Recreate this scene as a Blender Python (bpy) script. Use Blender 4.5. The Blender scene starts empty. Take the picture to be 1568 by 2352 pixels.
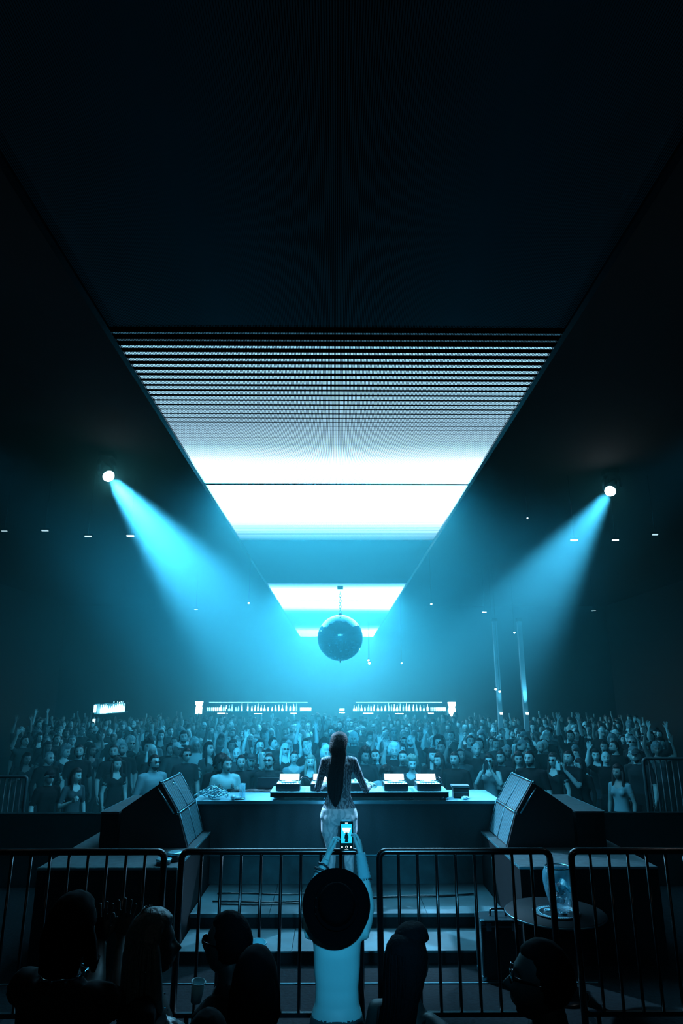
import bpy, bmesh, math, random
from mathutils import Vector, Matrix, noise
from mathutils.kdtree import KDTree
random.seed(7)
S = bpy.context.scene
COL = S.collection
PI = math.pi

# ------------------------------------------------------------------ camera
FPX = 1500.0; PITCH = 0.2737; YAW = -0.0073; CZ = 2.10
cam = bpy.data.cameras.new('camera'); cam.sensor_fit = 'VERTICAL'; cam.sensor_height = 36
cam.lens = FPX / 2352 * 36; cam.clip_end = 200; cam.clip_start = 0.05
cam_o = bpy.data.objects.new('camera', cam); COL.objects.link(cam_o)
cam_o.location = (0, 0, CZ); cam_o.rotation_euler = (PI/2 + PITCH, 0, YAW)
S.camera = cam_o

# ------------------------------------------------------------------ world, exposure
w = bpy.data.worlds.new('world'); S.world = w; w.use_nodes = True
w.node_tree.nodes['Background'].inputs[0].default_value = (0, 0, 0, 1)
w.node_tree.nodes['Background'].inputs[1].default_value = 0
S.view_settings.view_transform = 'Standard'; S.view_settings.look = 'None'
S.view_settings.gamma = 1; S.view_settings.use_curve_mapping = False
S.view_settings.exposure = 1.1
S.cycles.use_denoising = True; S.cycles.use_adaptive_sampling = True; S.cycles.adaptive_threshold = 0.06
S.cycles.max_bounces = 5; S.cycles.diffuse_bounces = 2; S.cycles.glossy_bounces = 3
S.cycles.transmission_bounces = 5; S.cycles.transparent_max_bounces = 12; S.cycles.volume_bounces = 0
S.cycles.sample_clamp_indirect = 4; S.cycles.caustics_reflective = False; S.cycles.caustics_refractive = False

# pixel of the photograph (1568 x 2352) + forward distance -> world point
_R = cam_o.rotation_euler.to_matrix()
def P(px, py, d):
    v = _R @ Vector(((px - 784) / FPX, -(py - 1176) / FPX, -1))
    t = d / v.y
    return Vector((0, 0, CZ)) + v * t
def PZ(px, py, z):
    v = _R @ Vector(((px - 784) / FPX, -(py - 1176) / FPX, -1))
    return Vector((0, 0, CZ)) + v * ((z - CZ) / v.z)

# ------------------------------------------------------------------ lamps of the room, and the added crowd washes
CY = (0.16, 0.66, 1.0)          # the cyan gel colour of the show
LED_GAIN = 12
def spot(name, loc, target, watts, size, blend, radius, color):
    l = bpy.data.lights.new(name, 'SPOT'); l.energy = watts; l.spot_size = size; l.spot_blend = blend
    l.shadow_soft_size = radius; l.color = color
    o = bpy.data.objects.new(name, l); COL.objects.link(o); o.location = loc
    o.rotation_euler = (Vector(target) - Vector(loc)).to_track_quat('-Z', 'Y').to_euler()
    return o
BEAM_L = P(243, 1086, 12.6); BEAM_R = P(1405, 1122, 13.6)
AIM_L = P(832, 1800, 8.3); AIM_R = Vector((.30, 7.6, .6))
KEY = Vector((.40, -3.1, 4.0)); KEY_AIM = Vector((.08, 5.6, .72))
spot('spot_key', KEY, KEY_AIM, 650, math.radians(15), .7, .10, (.10, .60, 1.0))
ADDED_WASH = [(Vector((-4.3, 5.2, 4.8)), Vector((1.0, 18, .9))), (Vector((4.3, 5.2, 4.8)), Vector((-1.6, 18, .9)))]  # added lamps, kept out of view, to brighten crowd faces and haze
for a_, b_ in ADDED_WASH: spot('spot_wash_added', a_, b_, 2700, math.radians(30), 1.0, .12, (.10, .60, 1.0))
def beam_origin(a, t): return a + (t - a).normalized() * 0.225
spot('spot_beam', beam_origin(BEAM_L, AIM_L), AIM_L, 9500, math.radians(20), 0.8, 0.11, (0.36, 0.67, 1.0))
spot('spot_beam', beam_origin(BEAM_R, AIM_R), AIM_R, 6500, math.radians(18), 0.8, 0.11, (0.36, 0.67, 1.0))

# ------------------------------------------------------------------ helpers
def mat(name, col, rough=0.7, metal=0.0, spec=0.5, bump=0.0, scale=20.0, var=0.0, emit=None, es=0.0, coat=0.0):
    col = (col[0]*.32, col[1]*.90, col[2])
    m = bpy.data.materials.new(name); m.use_nodes = True
    nt = m.node_tree; b = nt.nodes['Principled BSDF']
    b.inputs['Base Color'].default_value = (*col, 1); b.inputs['Roughness'].default_value = rough
    b.inputs['Metallic'].default_value = metal; b.inputs['Specular IOR Level'].default_value = spec
    b.inputs['Coat Weight'].default_value = coat
    if emit: b.inputs['Emission Color'].default_value = (*emit, 1); b.inputs['Emission Strength'].default_value = es
    if var or bump:
        tc = nt.nodes.new('ShaderNodeTexCoord'); n = nt.nodes.new('ShaderNodeTexNoise')
        n.inputs['Scale'].default_value = scale; n.inputs['Detail'].default_value = 5
        nt.links.new(tc.outputs['Object'], n.inputs['Vector'])
        if var:
            r = nt.nodes.new('ShaderNodeMapRange'); r.inputs['From Min'].default_value = .3; r.inputs['From Max'].default_value = .7
            r.inputs['To Min'].default_value = 1 - var; r.inputs['To Max'].default_value = 1 + var
            mx = nt.nodes.new('ShaderNodeVectorMath'); mx.operation = 'SCALE'; mx.inputs[0].default_value = col
            nt.links.new(n.outputs['Fac'], r.inputs['Value']); nt.links.new(r.outputs[0], mx.inputs['Scale'])
            nt.links.new(mx.outputs[0], b.inputs['Base Color'])
        if bump:
            bp = nt.nodes.new('ShaderNodeBump'); bp.inputs['Strength'].default_value = bump; bp.inputs['Distance'].default_value = 0.01
            nt.links.new(n.outputs['Fac'], bp.inputs['Height']); nt.links.new(bp.outputs[0], b.inputs['Normal'])
    return m

def link(o, parent=None):
    COL.objects.link(o)
    if parent: o.parent = parent
    return o
def mk(name, bm, m, parent=None, smooth=False, loc=None):
    me = bpy.data.meshes.new(name)
    bm.normal_update(); bm.to_mesh(me); bm.free()
    for x in (m if isinstance(m, (list, tuple)) else [m]): me.materials.append(x)
    if smooth: me.shade_smooth()
    o = bpy.data.objects.new(name, me); link(o, parent)
    if loc is not None: o.location = loc
    return o
def mo(name, me, parent=None, loc=(0, 0, 0), rot=(0, 0, 0), sc=(1, 1, 1)):   # another object on shared mesh data
    o = bpy.data.objects.new(name, me); link(o, parent); o.location = loc; o.rotation_euler = rot; o.scale = sc
    return o
def tag(o, label=None, cat=None, group=None, kind=None):
    if label: o['label'] = label
    if cat: o['category'] = cat
    if group: o['group'] = group
    if kind: o['kind'] = kind
    return o
def thing(name, label, cat, loc=(0, 0, 0), rz=0, group=None):
    o = bpy.data.objects.new(name, None); link(o); o.location = loc; o.rotation_euler = (0, 0, rz)
    o.empty_display_size = .1
    return tag(o, label, cat, group)
def B(): return bmesh.new()
def box(bm, c, s, bev=0.0, mi=0, M=None):
    r = bmesh.ops.create_cube(bm, size=1)
    vs = r['verts']
    for v in vs: v.co = Vector((v.co.x * s[0], v.co.y * s[1], v.co.z * s[2]))
    es = {e for v in vs for e in v.link_edges}
    if bev:
        g = bmesh.ops.bevel(bm, geom=list(es), offset=bev, segments=2, affect='EDGES', profile=.7)
        vs = list({v for f in g['faces'] for v in f.verts} | {v for v in vs if v.is_valid})
    for f in {f for v in vs for f in v.link_faces}: f.material_index = mi
    for v in vs:
        if M: v.co = M @ v.co
        v.co += Vector(c)
    return vs
def cyl(bm, a, b, r0, r1=None, n=12, mi=0, caps=True):
    a = Vector(a); b = Vector(b); r1 = r0 if r1 is None else r1
    q = (b - a).to_track_quat('Z', 'Y')
    rings = []
    for p, r in ((a, r0), (b, r1)):
        rings.append([bm.verts.new(p + q @ Vector((r * math.cos(2*PI*i/n), r * math.sin(2*PI*i/n), 0))) for i in range(n)])
    for i in range(n):
        f = bm.faces.new((rings[0][i], rings[0][(i+1) % n], rings[1][(i+1) % n], rings[1][i])); f.material_index = mi; f.smooth = True
    if caps:
        for rg in (rings[0][::-1], rings[1]):
            f = bm.faces.new(rg); f.material_index = mi
def lathe(bm, prof, c=(0, 0, 0), n=20, mi=0, q=None):
    c = Vector(c); rings = []
    for r, z in prof:
        if r < 1e-5:
            v = Vector((0, 0, z)); rings.append([bm.verts.new(c + (q @ v if q else v))]); continue
        rg = []
        for i in range(n):
            v = Vector((r * math.cos(2*PI*i/n), r * math.sin(2*PI*i/n), z))
            rg.append(bm.verts.new(c + (q @ v if q else v)))
        rings.append(rg)
    for a, b in zip(rings, rings[1:]):
        for i in range(n):
            j = (i+1) % n
            if len(a) == 1 and len(b) == 1: continue
            vs = (a[0], b[j], b[i]) if len(a) == 1 else (a[i], a[j], b[0]) if len(b) == 1 else (a[i], a[j], b[j], b[i])
            f = bm.faces.new(vs); f.material_index = mi; f.smooth = True
def tube(bm, pts, r, n=8, mi=0, caps=True, flat=None):
    """round tube along points; r number or list; flat = (scale on local x, scale on local y)"""
    pts = [Vector(p) for p in pts]; N = len(pts)
    rs = r if isinstance(r, (list, tuple)) else [r] * N
    t0 = (pts[1] - pts[0]).normalized()
    ref = Vector((0, 0, 1)) if abs(t0.z) < .9 else Vector((1, 0, 0))
    x = t0.cross(ref).normalized(); rings = []
    for k, p in enumerate(pts):
        t = (pts[min(k+1, N-1)] - pts[max(k-1, 0)]).normalized()
        x = (x - t * x.dot(t)).normalized(); y = t.cross(x)
        rg = []
        for i in range(n):
            a = 2*PI*i/n; sx, sy = flat or (1, 1)
            rg.append(bm.verts.new(p + x * (rs[k]*sx*math.cos(a)) + y * (rs[k]*sy*math.sin(a))))
        rings.append(rg)
    for a, b in zip(rings, rings[1:]):
        for i in range(n):
            f = bm.faces.new((a[i], a[(i+1) % n], b[(i+1) % n], b[i])); f.material_index = mi; f.smooth = True
    if caps:
        f = bm.faces.new(rings[0][::-1]); f.material_index = mi
        f = bm.faces.new(rings[-1]); f.material_index = mi
def quad(bm, pts, mi=0):
    f = bm.faces.new([bm.verts.new(Vector(p)) for p in pts]); f.material_index = mi; return f
def prism(bm, prof, axis_from, axis_to, mi=0):
    """prof: list of (x,z) outline; extruded along y from axis_from to axis_to"""
    a = [bm.verts.new((x, axis_from, z)) for x, z in prof]; b = [bm.verts.new((x, axis_to, z)) for x, z in prof]
    n = len(prof)
    for i in range(n):
        f = bm.faces.new((a[i], a[(i+1) % n], b[(i+1) % n], b[i])); f.material_index = mi
    bm.faces.new(a[::-1]).material_index = mi; bm.faces.new(b).material_index = mi
    bmesh.ops.recalc_face_normals(bm, faces=bm.faces[:])
def bez(p0, p1, p2, n=10):
    p0, p1, p2 = Vector(p0), Vector(p1), Vector(p2)
    return [p0*(1-t)**2 + p1*2*t*(1-t) + p2*t*t for t in [i/n for i in range(n+1)]]

M = {}
M['black_paint'] = mat('black_paint', (.005, .006, .007), .7, spec=.15, var=.3)
M['wall'] = mat('dark_wall_paint', (.004, .0045, .005), .8, bump=.3, scale=6, var=.4)
M['ceiling'] = mat('dark_ceiling', (.0015, .0015, .002), .9)
M['black_metal'] = mat('black_powder_coat', (.007, .007, .008), .24, metal=.0, spec=.9)
M['stage'] = mat('worn_grey_stage_ply', (.10, .11, .115), .55, var=.35, scale=3.5, bump=.2)
M['stage_dark'] = mat('dark_carpet_floor', (.007, .008, .009), .95, spec=.1, var=.4, scale=30, bump=.5)
M['chrome'] = mat('chrome', (.8, .8, .82), .15, metal=1)
M['steel'] = mat('brushed_steel', (.45, .47, .5), .35, metal=1)

# ------------------------------------------------------------------ room shell
FZ = -0.58            # dance floor
YB = 36.5             # back wall
XW = 15.0; ZC = 6.9; YF = -3.5
LZ = -0.23            # floor of the raised area behind the stage
def sbox(name, c, s, m, kind='structure'):
    bm = B(); box(bm, (0, 0, 0), s); o = mk(name, bm, m, loc=c); o['kind'] = kind; return o
sbox('floor', (0, 22.95, FZ - .1), (2*XW, 27.1, .2), M['stage_dark'])
sbox('ceiling', (0, (YB+YF)/2, ZC + .1), (2*XW, YB - YF, .2), M['ceiling'])
sbox('wall_left', (-XW - .1, (YB+YF)/2, 3.15), (.2, YB - YF, 7.5), M['wall'])
sbox('wall_right', (XW + .1, (YB+YF)/2, 3.15), (.2, YB - YF, 7.5), M['wall'])
sbox('wall_back', (0, YB + .1, 3.15), (2*XW, .2, 7.5), M['wall'])
sbox('wall_front', (0, YF - .1, 3.15), (2*XW, .2, 7.5), M['wall'])

# haze filling the room
hz = sbox('haze', (0, (YB+5.2)/2, (ZC+FZ)/2), (2*XW - .02, YB - 5.2 - .02, ZC - FZ - .02), None)
hm = bpy.data.materials.new('stage_haze'); hm.use_nodes = True; nt = hm.node_tree; nt.nodes.clear()
out = nt.nodes.new('ShaderNodeOutputMaterial'); vs = nt.nodes.new('ShaderNodeVolumeScatter')
vs.inputs['Color'].default_value = (.16, .88, 1, 1); vs.inputs['Anisotropy'].default_value = 0.2
def nmath(nt, op, *a):
    n = nt.nodes.new('ShaderNodeMath'); n.operation = op
    for i, v in enumerate(a):
        if isinstance(v, (int, float)): n.inputs[i].default_value = v
        else: nt.links.new(v, n.inputs[i])
    return n.outputs[0]
# density shaped for a bright middle and dark sides: thick along the hall's middle beyond the stage, thin towards the side walls and behind the stage
ge = nt.nodes.new('ShaderNodeNewGeometry'); sp = nt.nodes.new('ShaderNodeSeparateXYZ'); nt.links.new(ge.outputs['Position'], sp.inputs[0])
gx = nmath(nt, 'EXPONENT', nmath(nt, 'MULTIPLY', nmath(nt, 'POWER', nmath(nt, 'ABSOLUTE', nmath(nt, 'DIVIDE', nmath(nt, 'ADD', sp.outputs['X'], 1.5), 5.4)), 2.0), -1.0))
my = nt.nodes.new('ShaderNodeMapRange'); my.interpolation_type = 'SMOOTHSTEP'
my.inputs['From Min'].default_value = 7.5; my.inputs['From Max'].default_value = 12.0
nt.links.new(sp.outputs['Y'], my.inputs['Value'])
mz = nt.nodes.new('ShaderNodeMapRange'); mz.interpolation_type = 'SMOOTHSTEP'       # thickened upwards to brighten the air around the screen
mz.inputs['From Min'].default_value = 1.5; mz.inputs['From Max'].default_value = 4.8; mz.inputs['To Min'].default_value = 0.72; mz.inputs['To Max'].default_value = 2.0
nt.links.new(sp.outputs['Z'], mz.inputs['Value'])
den = nmath(nt, 'ADD', nmath(nt, 'MULTIPLY', nmath(nt, 'MULTIPLY', nmath(nt, 'MULTIPLY', gx, my.outputs[0]), mz.outputs[0]), 0.085), 0.0015)
nt.links.new(den, vs.inputs['Density'])
va = nt.nodes.new('ShaderNodeVolumeAbsorption'); va.inputs['Color'].default_value = (.16, .88, 1, 1); nt.links.new(den, va.inputs['Density'])
ad = nt.nodes.new('ShaderNodeAddShader'); nt.links.new(vs.outputs[0], ad.inputs[0]); nt.links.new(va.outputs[0], ad.inputs[1])
nt.links.new(ad.outputs[0], out.inputs['Volume'])
hm.cycles.volume_step_rate = 0.6
hz.data.materials.clear(); hz.data.materials.append(hm)
hz['kind'] = 'stuff'; hz['label'] = 'blue stage haze hanging under the ceiling screen and over the crowd'; hz['category'] = 'haze'

# ------------------------------------------------------------------ LED ceiling screen
SZ = CZ + 3.0; SX = 1.925
def led_material(name, stops, row_amp, pitch_rows=0.115, white=None):
    """rows of lit diodes across the screen, brightness (stops) along its length; object coordinates in metres"""
    m = bpy.data.materials.new(name); m.use_nodes = True; nt = m.node_tree; nt.nodes.clear()
    N = nt.nodes.new; L = nt.links.new
    out = N('ShaderNodeOutputMaterial'); em = N('ShaderNodeEmission'); tc = N('ShaderNodeTexCoord'); sp = N('ShaderNodeSeparateXYZ')
    L(tc.outputs['Object'], sp.inputs[0])
    def math_(op, a, b=None, c=None):
        n = N('ShaderNodeMath'); n.operation = op
        for i, v in enumerate((a, b, c)):
            if v is None: continue
            if isinstance(v, (int, float)): n.inputs[i].default_value = v
            else: L(v, n.inputs[i])
        return n.outputs[0]
    y = sp.outputs['Y']; x = sp.outputs['X']
    y0, y1 = stops[0][0], stops[-1][0]
    t = math_('DIVIDE', math_('SUBTRACT', y, y0), y1 - y0)
    def ramp(sts):
        r = N('ShaderNodeValToRGB'); e = r.color_ramp.elements
        while len(e) > 1: e.remove(e[-1])
        for k, (p, v) in enumerate(sts):
            pp = (p - y0) / (y1 - y0)
            el = e[0] if k == 0 else e.new(pp)
            el.position = pp; el.color = (v, v, v, 1)
        L(t, r.inputs['Fac']); return r.outputs['Color']
    lev = ramp([(s[0], s[1]) for s in stops])
    duty = ramp([(s[0], s[2]) for s in stops])
    fr = math_('FRACT', math_('DIVIDE', y, pitch_rows))
    dist = math_('ABSOLUTE', math_('SUBTRACT', fr, 0.5))             # 0 centre .. .5 gap
    on = math_('MULTIPLY', math_('SUBTRACT', math_('MULTIPLY', duty, 0.5), dist), 14)
    cl = N('ShaderNodeClamp'); L(on, cl.inputs[0]); on = cl.outputs[0]
    fx = math_('FRACT', math_('DIVIDE', x, 0.0135))
    dx = math_('ABSOLUTE', math_('SUBTRACT', fx, 0.5))
    cx = N('ShaderNodeClamp'); L(math_('MULTIPLY', math_('SUBTRACT', 0.25, dx), 9), cx.inputs[0])
    col_line = math_('ADD', math_('MULTIPLY', cx.outputs[0], row_amp), 1 - row_amp)
    val = math_('MULTIPLY', math_('MULTIPLY', math_('MULTIPLY', on, lev), col_line), LED_GAIN)
    if white:
        r_ = ramp(white); cc = N('ShaderNodeMix'); cc.data_type = 'RGBA'; cc.inputs[6].default_value = (.09, .60, 1, 1); cc.inputs[7].default_value = (.80, .92, 1, 1)
        L(r_, cc.inputs[0]); L(cc.outputs[2], em.inputs['Color'])
    else: em.inputs['Color'].default_value = (.09, .60, 1, 1)
    L(val, em.inputs['Strength']); L(em.outputs[0], out.inputs[0])
    return m
M['led_off'] = mat('unlit_led_strips', (.01, .011, .012), .6, spec=.2)
def screen_panel(par, y0, y1, m, name='screen_panel', label=None):
    bm = B()
    box(bm, (0, (y0+y1)/2, SZ + .031), (2*SX, y1-y0, .06), mi=1)
    quad(bm, [(-SX, y0, SZ), (-SX, y1, SZ), (SX, y1, SZ), (SX, y0, SZ)])
    o = mk(name, bm, [m, M['black_metal']], par)
    if label: o['label'] = label
    return o
scr = thing('ceiling_screen', 'long glowing overhead LED screen strip running away above the stage and crowd', 'screen', (0, 0, 0))
def lm(y0, y1, stops, amp=.8):
    return led_material('led_rows', [(y0, stops[0][1], stops[0][2])] + stops + [(y1, stops[-1][1], stops[-1][2])], amp)
screen_panel(scr, 4.97, 9.14, led_material('led_near', [(4.97, .008, .28), (5.16, .010, .30), (5.20, .065, .36), (5.6, .065, .52), (6.0, .062, .66), (6.5, .060, .80), (7.0, .055, .93), (7.6, .075, 1.05), (8.0, .2, 1.2), (8.4, 1, 1.4), (9.14, 1.25, 1.4)], .93, white=[(4.97, .1), (5.3, .35), (7.4, .5), (8.2, .3), (9.14, .06)]), label='brightest panel, striped into bars at its near end')
screen_panel(scr, 9.22, 12.8, led_material('led_mid', [(9.22, 1.3, 1.4), (10.4, .7, 1.4), (11.0, .22, 1.1), (11.6, .11, .95), (12.2, .055, .85), (12.7, .025, .8), (12.8, .01, .5)], .5, white=[(9.22, .06), (10.4, .3), (11.2, .6), (12.2, .6), (12.8, .3)]), label='white panel behind the dark joint')
screen_panel(scr, 12.8, 18.0, M['led_off'])
screen_panel(scr, 18.0, 21.3, led_material('led_far', [(18.0, .04, 1.4), (18.5, .2, 1.4), (19.2, .9, 1.4), (21.3, 1.0, 1.4)], .1, white=[(18, .1), (19.2, .35), (21.3, .35)]), label='lit panel over the mirror ball')
screen_panel(scr, 21.36, 25.0, led_material('led_far', [(21.36, 1.0, 1.4), (23.3, .9, 1.4), (24.3, .1, 1.4), (25.0, .02, 1.4)], .1, white=[(21.36, .35), (23.3, .35), (25, .1)]))
screen_panel(scr, 25.0, 29.2, M['led_off'])
screen_panel(scr, 29.2, 35.2, led_material('led_end', [(29.2, .03, 1.4), (30.5, .3, 1.4), (32.0, 1.6, 1.4), (35.2, 1.8, 1.4)], .1, white=[(29.2, .1), (32, .7), (35.2, .7)]), label='furthest lit panel behind the mirror ball')
# unlit near stretch: real thin strips side by side
bm = B()
n = 300
for i in range(n):
    x = -SX + (i + .5) * 2 * SX / n
    quad(bm, [(x - .0032, -2.5, SZ), (x - .0032, 4.9, SZ), (x + .0032, 4.9, SZ), (x + .0032, -2.5, SZ)])
    quad(bm, [(x - .0032, -2.5, SZ + .02), (x + .0032, -2.5, SZ + .02), (x + .0032, 4.9, SZ + .02), (x - .0032, 4.9, SZ + .02)])
o = mk('led_strip', bm, mat('led_strip_body', (.13, .155, .17), .8, spec=.1), scr); o['kind'] = 'stuff'; o['label'] = 'unlit dark LED strips of the nearest stretch'
bm = B()
for s in (-1, 1): box(bm, (s * (SX + .03), 16.3, SZ + .05), (.05, 37.6, .14))
mk('side_frame', bm, M['black_metal'], scr)

# ------------------------------------------------------------------ people: bodies as one continuous surface
def loft(bm, secs, n=20, mi=0, power=2.3):
    """secs: (centre, half width x, half depth y[, tilt matrix])"""
    rings = []
    for s in secs:
        c = Vector(s[0]); q = s[3] if len(s) > 3 else None; rg = []
        for i in range(n):
            a = 2*PI*i/n; ca, sa = math.cos(a), math.sin(a)
            v = Vector((s[1]*math.copysign(abs(ca)**(2/power), ca), s[2]*math.copysign(abs(sa)**(2/power), sa), 0))
            rg.append(bm.verts.new(c + (q @ v if q else v)))
        rings.append(rg)
    for a, b in zip(rings, rings[1:]):
        for i in range(n):
            f = bm.faces.new((a[i], a[(i+1) % n], b[(i+1) % n], b[i])); f.material_index = mi; f.smooth = True
    for rg in (rings[0][::-1], rings[-1]):
        f = bm.faces.new(rg); f.material_index = mi
def g(x, s): return math.exp(-(x/s)**2)
def head_point(th, ph, fem=False):
    """th: azimuth, 0 = face (towards -Y); ph: -pi/2 chin side .. pi/2 crown; returns point about the head's centre"""
    cz = math.sin(ph); cr = math.cos(ph)
    x = .076 * cr * math.sin(th); y = -.094 * cr * math.cos(th); z = .117 * cz
    front = max(0, math.cos(th))
    if z < 0:
        k = -z/.117
        x *= 1 - (.30 if fem else .22) * k**1.6
        if math.cos(th) < 0: y *= 1 - .45*k              # nape
        else: y *= 1 + .10*k
        if y < 0: y -= .020*k*front
    else:
        if y > 0: y *= 1.06
        y -= 0
    f2 = front**3
    d = 0
    d += .024 * g(x, .011 + .010*max(0, -(z-.012))/.05) * (g(z + .028, .016) + .55*g(z + .008, .018)) * f2   # nose
    d += .006 * g(z - .030, .012) * g(abs(x) - .028, .026) * f2        # brow
    d -= .013 * g(abs(x) - .030, .014) * g(z - .010, .012) * f2        # eye sockets
    d += .004 * g(abs(x) - .040, .016) * g(z + .022, .018) * f2        # cheekbones
    d += .007 * g(x, .026) * g(z + .062, .009) * f2 + .005*g(x, .022)*g(z + .075, .006)*f2   # lips
    d -= .004 * g(x, .02) * g(z + .087, .008) * f2
    d += .010 * g(x, .022) * g(z + .104, .014) * f2                    # chin
    return Vector((x, y - d, z))
def ring_th(i, n):
    t = 2*PI*i/n; return t - .42*math.sin(t)     # denser in front
def head_to(bm, T, fem=False, n=36, m=30, ears=True, beard=False):
    rows = []
    for j in range(m+1):
        ph = -PI/2 + PI*j/m
        if j in (0, m): rows.append([bm.verts.new(T @ head_point(0, ph, fem))]); continue
        rows.append([bm.verts.new(T @ head_point(ring_th(i, n), ph, fem)) for i in range(n)])
    for j in range(m):
        a, b = rows[j], rows[j+1]
        for i in range(n):
            k = (i+1) % n
            th = ring_th(i + .5, n); ph = -PI/2 + PI*(j+.5)/m; p = head_point(th, ph, fem)
            vs = (a[0], b[k], b[i]) if len(a) == 1 else (a[i], a[k], b[0]) if len(b) == 1 else (a[i], a[k], b[k], b[i])
            f = bm.faces.new(vs); f.smooth = True; mi = 0
            if math.cos(th) > .3:
                if abs(abs(p.x) - .030) < .013 and abs(p.z - .010) < .0058: mi = 3
                elif abs(abs(p.x) - .031) < .019 and abs(p.z - .031) < .0042: mi = 3
                elif abs(p.x) < .023 and abs(p.z + .066) < .009: mi = 4
                if beard and (p.z < -.054 and not (abs(p.x) < .023 and abs(p.z + .066) < .009)): mi = 3
            f.material_index = mi
    if ears:
        for s in (-1, 1):
            r = bmesh.ops.create_uvsphere(bm, u_segments=8, v_segments=6, radius=1)
            for v in r['verts']:
                v.co = T @ Vector((s*(.074 + .009*v.co.x*s), .012 + .014*v.co.y - .004*v.co.z, -.002 + .027*v.co.z))
            for f in {f for v in r['verts'] for f in v.link_faces}: f.smooth = True; f.material_index = 0
def hair_to(bm, T, style='short', fem=False, n=36, m=30, seed=0):
    """a shell that stands off the skull where hair grows and sinks under the skin elsewhere"""
    rows = []
    th_ = {'short': .010, 'bob': .020, 'long': .018, 'curly': .040, 'buzz': .004, 'cap': .016, 'beanie': .022, 'bun': .010, 'afro': .07}[style]
    low = {'short': -.062, 'bob': -.09, 'long': -.10, 'curly': -.07, 'buzz': -.02, 'cap': .012, 'beanie': .012, 'bun': -.05, 'afro': -.06}[style]
    for j in range(m+1):
        ph = -PI/2 + PI*j/m; rg = []
        for i in range(1 if j in (0, m) else n):
            th = 0 if j in (0, m) else ring_th(i, n)
            p = head_point(th, ph, fem); c = math.cos(th)
            line = .062 if c > .45 else (.062 + (low - .062)*min(1, (.45 - c)/.55)) if c > -.1 else low
            if style in ('cap', 'beanie'): line = .045 if c > 0 else .012
            k = max(0, min(1, (p.z - line)/.018))
            nn = noise.noise(Vector((p.x*55 + seed, p.y*55, p.z*55)))
            t = th_ * (1 + ({'curly': .5, 'afro': .12, 'short': .3}.get(style, .12))*nn) * (1 + (.5*max(0, p.z)/.117 if style in ('curly', 'bob', 'long') else 0))
            off = -.010 + k*(t + .010)
            if p.z < -.10: off = -.012
            rg.append(bm.verts.new(T @ (p + p.normalized()*off)))
        rows.append(rg)
    for a, b in zip(rows, rows[1:]):
        for i in range(n):
            k = (i+1) % n
            vs = (a[0], b[k], b[i]) if len(a) == 1 else (a[i], a[k], b[0]) if len(b) == 1 else (a[i], a[k], b[k], b[i])
            f = bm.faces.new(vs); f.smooth = True
    if style in ('long', 'bob'):
        L = -.34 if style == 'long' else -.15
        secs = []
        for k in range(9):
            z = .06 + (L - .06)*k/8; wv = .004*math.sin(seed + k*1.3)
            secs.append((T @ Vector((wv, .035 + .018*min(1, k/3), z)), .082 + .012*math.sin(k/8*PI) - (.02 if k == 8 else 0), .055 - .012*k/8 - (.015 if k == 8 else 0), T.to_3x3()))
        loft(bm, secs, 18, 0, 2.2)
        for s in (-1, 1):
            tube(bm, [T @ Vector((s*.070, .0, .05)), T @ Vector((s*.086, -.012, -.03)), T @ Vector((s*.088, -.020, -.10)), T @ Vector((s*.092, -.035, L*.62)), T @ Vector((s*.088, -.04, L*.92))],
                 [.020, .024, .026, .024, .008], 8)
    if style == 'bun':
        r = bmesh.ops.create_uvsphere(bm, u_segments=12, v_segments=9, radius=.045)
        for v in r['verts']: v.co = T @ (v.co + Vector((0, .10, .055)))
    if style == 'cap':
        loft(bm, [(T @ Vector((0, -.075, .052)), .062, .03, T.to_3x3()), (T @ Vector((0, -.115, .044)), .060, .050, T.to_3x3()), (T @ Vector((0, -.115, .040)), .058, .048, T.to_3x3())], 14)

# hands: wrist at origin, fingers along +Z, palm towards -Y, thumb on +X (side=-1 mirrors)
_hand = {}
def voxel(bm_or_me, size, smooth_it=2, name='tmp'):
    """fuse overlapping closed shells into one continuous surface; keeps the nearest source face's material"""
    me = bpy.data.meshes.new(name)
    bm_or_me.normal_update(); bm_or_me.to_mesh(me)
    kd = KDTree(len(bm_or_me.faces)); mats = []
    for i, f in enumerate(bm_or_me.faces): kd.insert(f.calc_center_median(), i); mats.append(f.material_index)
    kd.balance(); bm_or_me.free()
    o = bpy.data.objects.new(name, me); COL.objects.link(o)
    md = o.modifiers.new('r', 'REMESH'); md.mode = 'VOXEL'; md.voxel_size = size
    if smooth_it:
        s = o.modifiers.new('s', 'SMOOTH'); s.factor = .5; s.iterations = smooth_it
    dg = bpy.context.evaluated_depsgraph_get()
    r = bpy.data.meshes.new_from_object(o.evaluated_get(dg))
    bpy.data.objects.remove(o); bpy.data.meshes.remove(me)
    out = bmesh.new(); out.from_mesh(r); bpy.data.meshes.remove(r)
    for f in out.faces:
        f.material_index = mats[kd.find(f.calc_center_median())[1]]; f.smooth = True
    return out
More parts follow.
